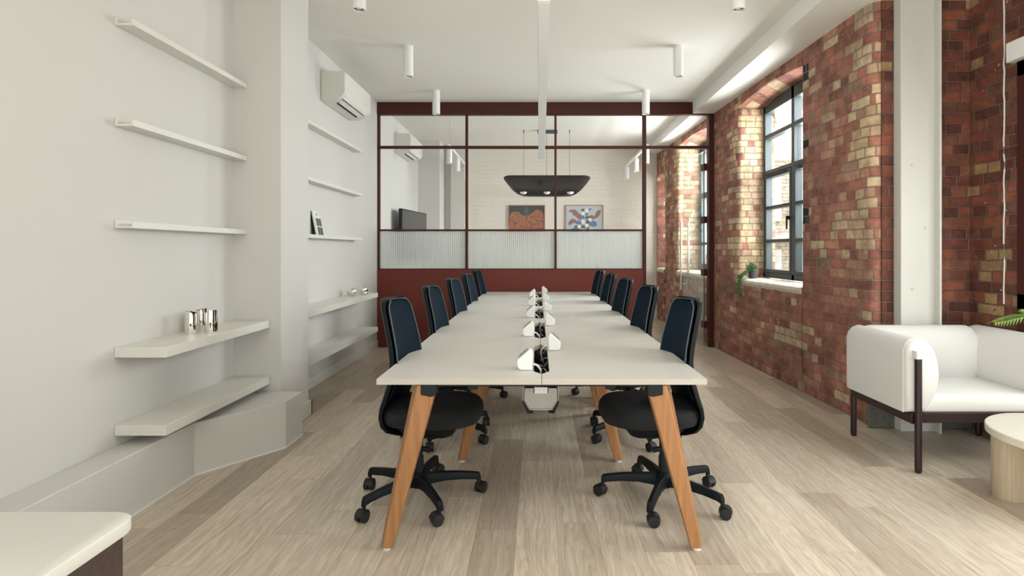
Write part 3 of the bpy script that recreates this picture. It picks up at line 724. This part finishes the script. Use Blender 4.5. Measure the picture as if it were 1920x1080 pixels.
paint('abstract_painting', 'framed pale blue painting of brown wing shapes and blue and white checks, right of two', 1060, 1131, 384.5, .74, (.42, .50, .54), shp)
# television on the meeting room's left wall
r = thing('television', 'dark grey television angled off the left wall behind the glass', 'television', (-2.0, 8.85, 1.10))
bm = B(); xa_, ya_, xb_, yb_ = -1.955, 8.10, -1.83, 9.28
dd = Vector((xb_-xa_, yb_-ya_)).normalized(); nn = Vector((-dd.y, dd.x))*.05
prism(bm, [(xa_, ya_), (xb_, yb_), (xb_+nn.x, yb_+nn.y), (xa_+nn.x, ya_+nn.y)], 1.14, 1.885); link_mesh('bezel', bm, 'black_plastic', r, bevel=.006)
bm = B(); n3 = -nn*.03; a_, b_ = Vector((xa_, ya_))+dd*.015, Vector((xb_, yb_))-dd*.015
prism(bm, [tuple(a_), tuple(b_), tuple(b_+n3), tuple(a_+n3)], 1.155, 1.87); link_mesh('screen', bm, 'screen', r)
bm = B(); box(bm, XL+.003, -1.90, 8.7, 8.82, 1.42, 1.58); link_mesh('wall_bracket', bm, 'black_metal', r)
# track lights
for (x, side, sg) in ((-1.30, 'left', 1), (1.62, 'right', -1)):
    zt_ = 2.80
    r = thing('lighting_track', 'white suspended lighting track on the %s side of the meeting room' % side, 'track', (x, 9.3, zt_))
    bm = B(); box(bm, x-.018, x+.018, 8.2, 10.4, zt_, zt_+.035); link_mesh('rail', bm, 'white_metal', r)
    for y in (8.35, 10.1):
        bm = B(); tube(bm, [(x, y, zt_+.03), (x, y, CEIL)], .002, 6); link_mesh('suspension_wire', bm, 'steel', r)
    for i, y in enumerate((8.30, 9.15, 10.1)):
        r = thing('track_spotlight', 'white cylindrical spotlight on the %s track, %s' % (side, ('nearest the partition', 'middle one', 'furthest from the partition')[i]), 'spotlight', (x, y, zt_), 'spotlights on the meeting room tracks')
        bm = B(); loft(bm, [circ((x, y, zt_-.03), .041, 20), circ((x, y, zt_-.235), .041, 20), circ((x, y, zt_-.235), .034, 20), circ((x, y, zt_-.215), .03, 20)]); link_mesh('housing', bm, 'white_metal', r)
        bm = B(); box(bm, x-.012, x+.012, y-.03, y+.03, zt_-.03, zt_); link_mesh('adapter', bm, 'white_metal', r)

# ------------------------------------------------------------------ bench desk
TX0, TX1, TM = -.680, .720, .020
TY0, TY1 = 2.37, 7.34; NB = 5; TL = (TY1-TY0)/NB
TT, TB = .7336, .7100
desk = thing('bench_desk', 'long off-white bench desk for ten on angled oak legs', 'desk', (TM, (TY0+TY1)/2, 0))
for i in range(NB):
    y0 = TY0+TL*i+.001; y1 = TY0+TL*(i+1)-.001; h0, h1 = y0+.10, y0+.875; nw = .036
    for sx in (-1, 1):
        xo = TX0 if sx < 0 else TX1; xm = TM+.0012*sx
        pts = [(xo, y0), (xm, y0), (xm, h0), (TM+nw*sx, h0+.055), (TM+nw*sx, h1-.075), (xm, h1), (xm, y1), (xo, y1)]
        bm = B(); prism(bm, pts, TB, TT)
        for f in bm.faces: f.material_index = 0 if abs(f.normal.z) > .5 else 1
        bmesh.ops.recalc_face_normals(bm, faces=bm.faces)
        for f in bm.faces:
            f.normal_update(); f.material_index = 0 if abs(f.normal.z) > .5 else 1
        link_mesh('worktop', bm, 'top', desk, mats=['top', 'top_edge'])
def leg(sx, foot, top, y):
    bm = B(); c = TM
    # dist: the leg's centre line from the desk's centre line; the outer edge carries a wide chamfer
    def S2(dist, hwx, hy, z):
        pts = [(-hwx, hy*.8), (-hwx*.52, -hy), (hwx*.92, -hy), (hwx, -hy*.9), (hwx, hy), (-hwx, hy)]
        return [(c+sx*dist+(a if sx < 0 else -a), y+b, z) for a, b in pts]
    loft(bm, [S2(foot, .029, .022, .012), S2(foot+(top-foot)*.93, .052, .030, .655), S2(top, .050, .030, TB-.004)])
    o = link_mesh('leg', bm, 'oak', desk, bevel=.004)
    bm = B(); cyl(bm, (c+sx*foot, y, 0), .018, .012, 16); link_mesh('foot_glide', bm, 'cable_white', o)
    bm = B()
    P = [(c+sx*q, z) for q, z in ((top+.012, TB-.002), (top-.052, TB-.002), (top-.052, TB-.045), (top-.03, TB-.05), (top+.012, TB-.042))]
    prism(bm, P, y-.036, y+.036, 'y'); link_mesh('bracket', bm, 'black_metal', o, bevel=.003)
for k in range(NB+1):
    y = TY0+TL*k; inner = 0 < k < NB
    if k == 0: y += .030
    if k == NB: y -= .05
    for sx in (-1, 1):
        if inner: leg(sx, .475, .315, y+.03)
        else: leg(sx, .665, .500, y)
bm = B()
for x in (TM-.30, TM+.30): box(bm, x-.02, x+.02, TY0+.06, TY1-.06, TB-.035, TB-.001)
for k in range(NB+1): yk = min(max(TY0+TL*k, TY0+.03), TY1-.05); box(bm, TM-.50, TM+.50, yk-.015, yk+.015, TB-.010, TB-.001)
link_mesh('under_frame', bm, 'black_metal', desk)
# cable tray: bent sheet with open ends
def tray(bm, y0, y1):
    P = [(-.060, .700), (-.064, .600), (-.036, .557), (.070, .557), (.098, .600), (.094, .700)]
    Q = [(a*.965+.0006, b+.004) for a, b in P]
    loft(bm, [[(a, y, z) for a, z in P]+[(a, y, z) for a, z in reversed(Q)] for y in (y0, y1)])
for k in range(NB):
    bm = B(); y0 = TY0+TL*k+.16; y1 = y0+.74; tray(bm, y0, y1)
    tr = link_mesh('cable_tray', bm, 'grey_metal', desk, smooth=30)
    if k == 0:
        bm = B(); prism(bm, [(-.058, .60), (-.034, .562), (.068, .562), (.092, .60), (.090, .655), (.05, .655), (.05, .632), (-.016, .632), (-.016, .655), (-.056, .655)], y0+.004, y0+.008, 'y'); link_mesh('end_plate', bm, 'grey_metal', tr)
        bm = B(); box(bm, -.012, .047, y0+.001, y0+.003, .632, .660); link_mesh('tray_label', bm, 'cable_white', tr)
        for sx in (-1, 1):
            bm = B(); prism(bm, [(.017+sx*.083, .597), (.017+sx*.060, .545), (.017+sx*.035, .548), (.017+sx*.052, .557), (.017+sx*.077, .60)], y0-.012, y0+.02, 'y'); link_mesh('tray_clip', bm, 'black_plastic', tr)
    for q in range(2):
        bm = B(); ph = random.random()*6; pts = [(.017+.045*math.sin(ph+t*1.3+q), y0+.01+.72*t/14, .635+.03*math.cos(ph+t*1.7)) for t in range(15)]
        tube(bm, curve_pts(pts, 3), .004, 6); link_mesh('tray_wire', bm, 'black_plastic' if q % 2 == 0 else 'cable_white', tr)
    bm = B(); box(bm, -.055, .09, y0+.02, y1-.0, .585, .615); link_mesh('power_strip', bm, 'black_plastic', tr, bevel=.004)

# power modules on the desk
def pod(sx, x, y, label):
    r = thing('power_module', label, 'power socket', (x, y, TT), 'white power modules on the desk')
    def Q(a, z): return (x-sx*-1*a*-1 if False else x+sx*a, z+TT)
    bm = B()
    # sloping socket face looks outward (towards the sitter), straight back faces the slot
    P = [(-.030, .001), (-.033, .072), (-.026, .092), (-.014, .094), (.034, .052), (.040, .040), (.036, .012), (.026, .001)]
    prism(bm, [Q(a, z) for a, z in P], y-.036, y+.036, 'y'); body = link_mesh('body', bm, 'white_metal', r, bevel=.007, seg=3)
    p, q = Vector((-.010, .0925)), Vector((.033, .0545)); d = (q-p).normalized(); n = Vector((-d.y, d.x))
    if n.y < 0: n = -n
    bm = B(); a, b = p+n*.0005, q+n*.0005; a2, b2 = p+n*.0025, q+n*.0025
    prism(bm, [Q(*a), Q(*b), Q(*b2), Q(*a2)], y-.027, y+.027, 'y'); link_mesh('socket_panel', bm, 'grey_plastic', r)
    for (dy, f) in ((-.012, .35), (.012, .35), (0, .7)):
        c = p+(q-p)*f; a, b = c-d*.004+n*.0026, c+d*.004+n*.0026; bm = B()
        prism(bm, [Q(*a), Q(*b), Q(*(b+n*.0006)), Q(*(a+n*.0006))], y+dy-.003, y+dy+.003, 'y'); link_mesh('socket_hole', bm, 'dark_slot', r)
    bm = B(); X = lambda a: x+sx*a
    tube(bm, curve_pts([(X(-.030), y+.012, TT+.022), (X(-.052), y+.02, TT+.012), (X(-.070), y+.04, TT-.02), (X(-.06), y+.09, TT-.08), (X(-.05), y+.13, TT-.10)], 6), .0048, 8)
    link_mesh('power_cable', bm, 'cable_white', r)
dn = ['on the nearest desk pair', 'on the second desk pair from the camera', 'on the middle desk pair', 'on the fourth desk pair from the camera', 'on the desk pair by the red partition']
for k in range(NB):
    y0 = TY0+TL*k
    pod(-1, TM-.072, y0+.205, 'white power module %s, left of the slot' % dn[k])
    pod(1, TM+.072, y0+.705, 'white power module %s, right of the slot' % dn[k])

# ------------------------------------------------------------------ office chairs
def chair_proto():
    r = thing('office_chair', 'x', 'chair', (0, 0, 0))
    Zs = [(.352, -.030, .080), (.362, -.060, .120), (.385, -.100, .160), (.42, -.118, .190), (.47, -.130, .208), (.51, -.129, .213), (.56, -.118, .215), (.62, -.104, .214), (.68, -.094, .211), (.74, -.092, .208), (.80, -.100, .203), (.87, -.115, .196), (.94, -.132, .188), (.985, -.143, .180), (1.01, -.149, .168), (1.026, -.153, .148), (1.034, -.156, .120)]
    def grid(bm, rows, off, shrink, th, curve=.035):
        n = 14; front, back = [], []
        for z, x, w in rows:
            fr, bk = [], []
            for i in range(n+1):
                t = -1+2*i/n; w2 = w-shrink
                xx = x+off+curve*min(1, max(0, (z-.40)/.2))*(t*t)
                fr.append((xx, w2*t, z)); bk.append((xx-th*(1-.35*t**6), w2*t*.985, z))
            front.append(fr); back.append(bk)
        secs = [f+list(reversed(b)) for f, b in zip(front, back)]
        loft(bm, secs)
    bm = B(); grid(bm, Zs, 0, 0, .030); link_mesh('back_frame', bm, 'black_plastic', r, smooth=50, bevel=.006)
    bm = B(); rows = [q for q in Zs if q[0] > .55]; rows = [(z-.010 if z > 1.0 else z, x, w) for z, x, w in rows]; grid(bm, rows, .012, .014, .012); back = link_mesh('backrest', bm, 'navy', r, smooth=50, bevel=.004)
    bm = B(); pts = []
    for z, x, w in rows:
        if z > .65: pts.append((x+.013+.035, -(w-.014), z))
    top = rows[-1]
    for i in range(1, 8): t = -1+2*i/8; pts.append((top[1]+.013+.035*t*t, (top[2]-.014)*t, top[0]+.001))
    for z, x, w in reversed(rows):
        if z > .65: pts.append((x+.013+.035, (w-.014), z))
    tube(bm, pts, .0028, 6); link_mesh('piping', bm, 'piping', back)
    # seat
    bm = B(); n = 48; cx = .088
    def pl(sc, z, dip=0):
        out = []
        for i in range(n):
            t = 2*PI*i/n; c, s = math.cos(t), math.sin(t); e = 2/3.2
            a = abs(c)**e*math.copysign(1, c)*.238*sc; b = abs(s)**e*math.copysign(1, s)*.240*sc
            zz = z - (.020*max(0, (a-.10)/.14)**2 if z > .44 else 0)
            out.append((cx+a, b, zz))
        return out
    loft(bm, [pl(.86, .420), pl(.95, .428), pl(.99, .445), pl(1, .468), pl(.985, .490), pl(.94, .503), pl(.80, .509), pl(.4, .506), pl(.05, .504)])
    link_mesh('seat', bm, 'seat_fabric', r, smooth=60)
    bm = B(); loft(bm, [[(cx+a, b, z) for a, b in rrect(-.16*k, .13*k, -.15*k, .15*k, .05*k)] for k, z in ((.62, .345), (.85, .362), (1, .39), (1.05, .421))]); link_mesh('seat_shell', bm, 'black_plastic', r, smooth=50)
    bm = B(); prism(bm, [(-.10, .372), (-.085, .345), (.09, .322), (.13, .335), (.15, .37), (.13, .40), (-.08, .40)], -.055, .055, 'y'); mech = link_mesh('tilt_mechanism', bm, 'black_metal', r, bevel=.008)
    for sg in (-1, 1):
        bm = B(); tube(bm, curve_pts([(.05, .05*sg, .355), (.055, .12*sg, .35), (.06, .19*sg, .335)], 4), .008, 8)
        tube(bm, [(.03, .195*sg, .337), (.115, .20*sg, .325)], [.010, .013], 10); link_mesh('lever', bm, 'black_plastic', mech)
    bm = B(); lathe(bm, (0, 0, 0), [(.026, .10), (.026, .22), (.022, .225), (.022, .325), (.03, .33), (.03, .345)], 20); link_mesh('gas_column', bm, 'black_metal', r)
    # star base
    st = None; bm = B(); lathe(bm, (0, 0, 0), [(.028, .062), (.045, .07), (.05, .09), (.048, .125), (.036, .140), (.028, .142)], 24)
    for k in range(5):
        a = 2*PI*k/5; ca, sa = math.cos(a), math.sin(a); secs = []
        for (rr, zc, w, hh_) in ((.02, .103, .030, .030), (.06, .106, .025, .027), (.13, .110, .020, .022), (.22, .106, .0175, .019), (.288, .098, .017, .018), (.312, .092, .0165, .020), (.320, .078, .0165, .018)):
            pts = [(-w, -hh_), (w, -hh_), (w*.95, hh_*.4), (w*.55, hh_), (-w*.55, hh_), (-w*.95, hh_*.4)]
            secs.append([(rr*ca-u*sa, rr*sa+u*ca, zc+v) for u, v in pts])
        loft(bm, secs)
    st = link_mesh('star_base', bm, 'black_plastic', r, smooth=30, bevel=.003)
    for k in range(5):
        a = 2*PI*k/5; px, py = .312*math.cos(a), .312*math.sin(a); ph = a+(.9, -.7, 1.9, .4, -1.6)[k]
        bm = B(); c, s = math.cos(ph), math.sin(ph); wx, wy = px+.016*c, py+.016*s
        cyl(bm, (px, py, .05), .007, .03, 10)
        for sg in (-1, 1):
            # wheels: discs whose axis is across the trail direction
            o0 = Vector((wx, wy, .0275))+Vector((-s, c, 0))*(.004 if sg > 0 else -.026)
            ax = Vector((-s, c, 0)); e1 = Vector((c, s, 0)); e2 = Vector((0, 0, 1)); secs = []
            for (d, q) in ((0, .020), (.001, .0265), (.004, .0275), (.018, .0275), (.021, .0265), (.022, .020)):
                secs.append([o0+ax*d+e1*q*math.cos(2*PI*i/20)+e2*q*math.sin(2*PI*i/20) for i in range(20)])
            loft(bm, secs)
        e1 = Vector((c, s, 0)); ax = Vector((-s, c, 0)); secs = []
        for i in range(9):
            t = math.radians(10+170*i/8)
            secs.append([Vector((wx, wy, .0275))+e1*q*math.cos(t)+Vector((0, 0, q*math.sin(t)))+ax*d for q, d in ((.0295, -.022), (.032, -.022), (.032, .022), (.0295, .022))])
        loft(bm, secs)
        link_mesh('castor', bm, 'rubber', st, smooth=40)
    return r
proto = chair_proto()
first = True
rank = ['nearest the camera', 'second from the camera', 'in the middle of its row', 'fourth from the camera', 'nearest the red partition']
for side in (-1, 1):
    for k in range(NB):
        y = 2.885+TL*k; x = TM+side*.63 if side < 0 else TM+.632
        if side < 0: rot = math.radians((-5, -4, -6, -4, -5)[k]); bang = math.radians((12, 40, -5, 28, 55)[k])
        else: rot = math.radians(180+(5, 5, 6, 4, 5)[k]); bang = math.radians((102, 66, 95, 120, 80)[k])
        if first: c = proto; first = False
        else: c = copy_tree(proto)
        c.location = (x, y, 0); c.rotation_euler = (0, 0, rot)
        for ch in children(c):
            if ch.name.startswith('star_base'): ch.rotation_euler = (0, 0, bang-rot)
        c['label'] = 'navy mesh office chair %s of the long desk, %s' % ('left' if side < 0 else 'right', rank[k])
        c['group'] = 'office chairs along the bench desk'

# ------------------------------------------------------------------ armchair
ax0, ax1, ay0, ay1 = 2.135, 3.095, 3.235, 3.885
r = thing('armchair', 'low cream upholstered armchair with a dark slim frame, in front of the white column', 'armchair', ((ax0+ax1)/2, (ay0+ay1)/2, 0))
zs = .335
def arm_prof(sg, x):   # outer face at x, bulging inward
    P = [(0, .0), (0, .36), (.012, .395), (.035, .420), (.075, .434), (.115, .425), (.150, .395), (.176, .35), (.192, .29), (.198, .225), (.192, .16), (.172, .095), (.145, .05), (.115, .015), (.095, .0)]
    return [(x+sg*a, zs+b) for a, b in P]
def puff(bm, prof, y0, y1, axis='y'):
    cx_ = sum(p[0] for p in prof)/len(prof); cz_ = sum(p[1] for p in prof)/len(prof); secs = []
    for (t, k) in ((0, .86), (.012, .95), (.03, .99), (.06, 1)):
        secs.append((y0+t, k))
    secs += [(y1-.06, 1), (y1-.03, .99), (y1-.012, .95), (y1, .86)]
    def P(a, b, d): return (a, d, b) if axis == 'y' else (d, a, b)
    loft(bm, [[P(cx_+(a-cx_)*k, cz_+(b-cz_)*k, d) for a, b in prof] for d, k in secs])
bm = B(); puff(bm, arm_prof(1, ax0), ay0, ay1-.0); arm = link_mesh('armrest', bm, 'cream_fabric', r, smooth=70)
bm = B(); pr = arm_prof(1, ax0-.0005); tube(bm, [(a, ay0+.034, b) for a, b in pr[:-1]], .0035, 6); link_mesh('seam', bm, 'cream_fabric', arm)
bm = B(); puff(bm, arm_prof(-1, ax1), ay0, ay1); link_mesh('armrest', bm, 'cream_fabric', r, smooth=70)
bm = B(); puff(bm, [(ay1-.002-(x-ax0), z+.003) for x, z in arm_prof(1, ax0)], ax0+.08, ax1-.155, 'x'); link_mesh('back_cushion', bm, 'cream_fabric', r, smooth=70)
bm = B(); secs = []
for (k, z) in ((.97, zs+.002), (1, zs+.015), (1, zs+.06), (.985, zs+.082), (.95, zs+.094), (.8, zs+.102), (.4, zs+.104), (.02, zs+.104)):
    w = (ax1-ax0-.14)/2; d = (ay1-ay0-.06)/2; cxx = (ax0+ax1)/2; cyy = ay0+.018+d
    secs.append([(cxx+a, cyy+b, z) for a, b in rrect(-w*k, w*k, -d*k, d*k, .045*k)])
loft(bm, secs); link_mesh('seat_cushion', bm, 'cream_fabric', r, smooth=70)
bm = B(); zr0, zr1 = .275, .335
box(bm, ax0+.035, ax1-.035, ay0+.02, ay0+.045, zr0, zr1); box(bm, ax0+.035, ax1-.035, ay1-.05, ay1-.025, zr0, zr1)
box(bm, ax0+.03, ax0+.055, ay0-.0, ay1-.03, zr0, zr1); box(bm, ax1-.055, ax1-.03, ay0-.0, ay1-.03, zr0, zr1)
box(bm, ax0+.05, ax1-.05, ay0+.04, ay1-.04, .31, .334)
link_mesh('rail', bm, 'maroon', r, bevel=.003)
for (x, y, top) in ((ax0+.055, ay0-.018, .66), (ax1-.055, ay0-.018, .66), (ax0+.05, ay1-.02, .335), (ax1-.05, ay1-.02, .335)):
    bm = B(); lathe(bm, (x, y, 0), [(.012, 0), (.018, .008), (.019, .03), (.019, top)], 20); lg = link_mesh('leg', bm, 'maroon', r)
    if top > .5:
        bm = B(); prism(bm, rrect(x-.025, x+.025, y-.022, y+.036, .01), .655, .702); link_mesh('arm_strap', bm, 'cream_fabric', lg, bevel=.004)

# coffee table
tx, ty = 2.655, 2.715
r = thing('coffee_table', 'round pale wood coffee table with fat cylindrical legs in front of the armchair', 'coffee table', (tx, ty, 0))
bm = B(); lathe(bm, (tx, ty, 0), [(.372, .342), (.380, .346), (.380, .378), (.376, .382), (.02, .382)], 96); link_mesh('table_top', bm, 'ash_top', r, mats=['ash_top'])
for a in (139, 259, 19):
    x = tx+.285*math.cos(math.radians(a)); y = ty+.285*math.sin(math.radians(a)); bm = B(); lathe(bm, (x, y, 0), [(.068, 0), (.070, .003), (.070, .342)], 40); link_mesh('leg', bm, 'oak_pale', r)
# palm in a pot on the table
r = thing('potted_palm', 'potted palm on the coffee table, its bright green frond entering at the right edge', 'plant', (2.86, 2.70, .382))
bm = B(); lathe(bm, (2.86, 2.70, .382), [(.06, 0), (.085, .02), (.10, .15), (.092, .15), (.085, .13), (.01, .13)], 32); link_mesh('pot', bm, 'white_metal', r)
bm = B(); cyl(bm, (2.86, 2.70, .505), .082, .01, 24); link_mesh('soil', bm, 'soil', r)
def frond(ctrl, ln, n=26):
    bm = B(); pts = curve_pts(ctrl, 10); tube(bm, pts, [.004*(1-.7*i/len(pts)) for i in range(len(pts))], 6)
    start = int(len(pts)*.35)
    for i in range(start, len(pts)-1):
        t = (i-start)/(len(pts)-start); p = pts[i]; d = (pts[i+1]-pts[i]).normalized(); side = d.cross(Vector((0, 0, 1))).normalized(); up = side.cross(d)
        L = ln*math.sin(PI*min(1, .18+.8*t))*.9+.02
        for sg in (-1, 1):
            dirv = (side*sg*.85+d*.75+up*.12).normalized(); q1 = p+dirv*L*.5+Vector((0, 0, .006)); q2 = p+dirv*L+Vector((0, 0, -.02*L/.1)); wv = dirv.cross(up).normalized()*.0055
            v = [bm.verts.new(c) for c in (p, q1+wv, q2, q1-wv)]; v2 = [bm.verts.new(Vector(c)+up*.0006) for c in (p, q1+wv, q2, q1-wv)]
            bm.faces.new(v); bm.faces.new(list(reversed(v2)))
            for a in range(4): bm.faces.new((v[a], v[(a+1) % 4], v2[(a+1) % 4], v2[a]))
    return link_mesh('frond', bm, 'leaf', r, smooth=60)
pb = (2.86, 2.70, .51)
frond([pb, (2.76, 2.72, .76), (2.60, 2.74, .91), (2.42, 2.76, .945), (2.27, 2.78, .915)], .13)
frond([pb, (2.80, 2.66, .74), (2.68, 2.62, .86), (2.56, 2.60, .88), (2.44, 2.58, .84)], .12)
frond([pb, (2.80, 2.80, .78), (2.72, 2.92, .92), (2.62, 3.02, .95)], .12)
frond([pb, (2.92, 2.62, .8), (2.96, 2.50, .95), (2.98, 2.36, 1.0)], .13)
frond([pb, (2.90, 2.78, .8), (2.98, 2.88, .96), (3.02, 2.98, 1.0)], .12)
frond([pb, (2.84, 2.60, .8), (2.80, 2.46, .95), (2.74, 2.30, .98)], .13)

# plant on the window board
r = thing('trailing_plant', 'small green trailing plant in a dark pot on the window board', 'plant', (2.475, 6.42, ZS))
px_, py_ = 2.465, 6.40
bm = B(); lathe(bm, (px_, py_, ZS), [(.036, .0), (.042, .004), (.052, .095), (.046, .095), (.042, .085), (.004, .085)], 28); link_mesh('pot', bm, 'pot', r)
bm = B(); cyl(bm, (px_, py_, ZS+.075), .041, .008, 20); link_mesh('soil', bm, 'soil', r)
def leaves(bm, c, rad, n, sz):
    for _ in range(n):
        d = Vector((random.gauss(0, 1), random.gauss(0, 1), random.gauss(0, 1))).normalized()*random.random()**.5
        p = Vector(c)+Vector((d.x*rad[0], d.y*rad[1], d.z*rad[2])); a = Vector((random.uniform(-1, 1), random.uniform(-1, 1), random.uniform(-.6, .8))).normalized(); b = a.cross(Vector((random.random(), random.random(), 1))).normalized(); n_ = a.cross(b)*.0008
        L = sz*random.uniform(.7, 1.3); q = [p, p+a*L*.5+b*L*.32, p+a*L, p+a*L*.5-b*L*.32]
        v = [bm.verts.new(c_) for c_ in q]; w = [bm.verts.new(c_+n_) for c_ in q]; bm.faces.new(v); bm.faces.new(list(reversed(w)))
        for i in range(4): bm.faces.new((v[i], v[(i+1) % 4], w[(i+1) % 4], w[i]))
bm = B(); leaves(bm, (px_-.005, py_, ZS+.125), (.065, .065, .055), 260, .024); link_mesh('foliage', bm, 'ivy', r, smooth=None)
bm = B(); path = curve_pts([(px_-.02, py_-.01, ZS+.11), (px_-.075, py_+.0, ZS+.075), (px_-.12, py_+.0, ZS+.035), (px_-.150, py_+.0, ZS-.02), (px_-.152, py_+.01, ZS-.10), (px_-.148, py_+.01, ZS-.20)], 6)
tube(bm, path, .0015, 5)
for i, p in enumerate(path): leaves(bm, (p.x, p.y, p.z), (.022, .038, .024), 16, .020)
link_mesh('trailing_vine', bm, 'ivy', r, smooth=None)

# ------------------------------------------------------------------ cabinet in the near left corner
cz = .74
r = thing('low_cabinet', 'white-topped cabinet with dark walnut sides in the near left corner', 'cabinet', (-1.2, .7, 0))
bm = B(); loft(bm, [[(a, b, z) for a, b in rrect(-1.75+k, -.817-k, .25+k, 1.158-k, .045, 8)] for k, z in ((.002, cz-.027), (0, cz-.024), (0, cz-.003), (.003, cz))]); link_mesh('cabinet_top', bm, 'shelf', r, smooth=40)
bm = B(); prism(bm, rrect(-1.74, -.832, .26, 1.145, .03, 8), .05, cz-.027); link_mesh('body', bm, 'walnut', r)
bm = B(); prism(bm, rrect(-1.70, -.86, .30, 1.11, .03, 4), 0, .05); link_mesh('base', bm, 'black_plastic', r)
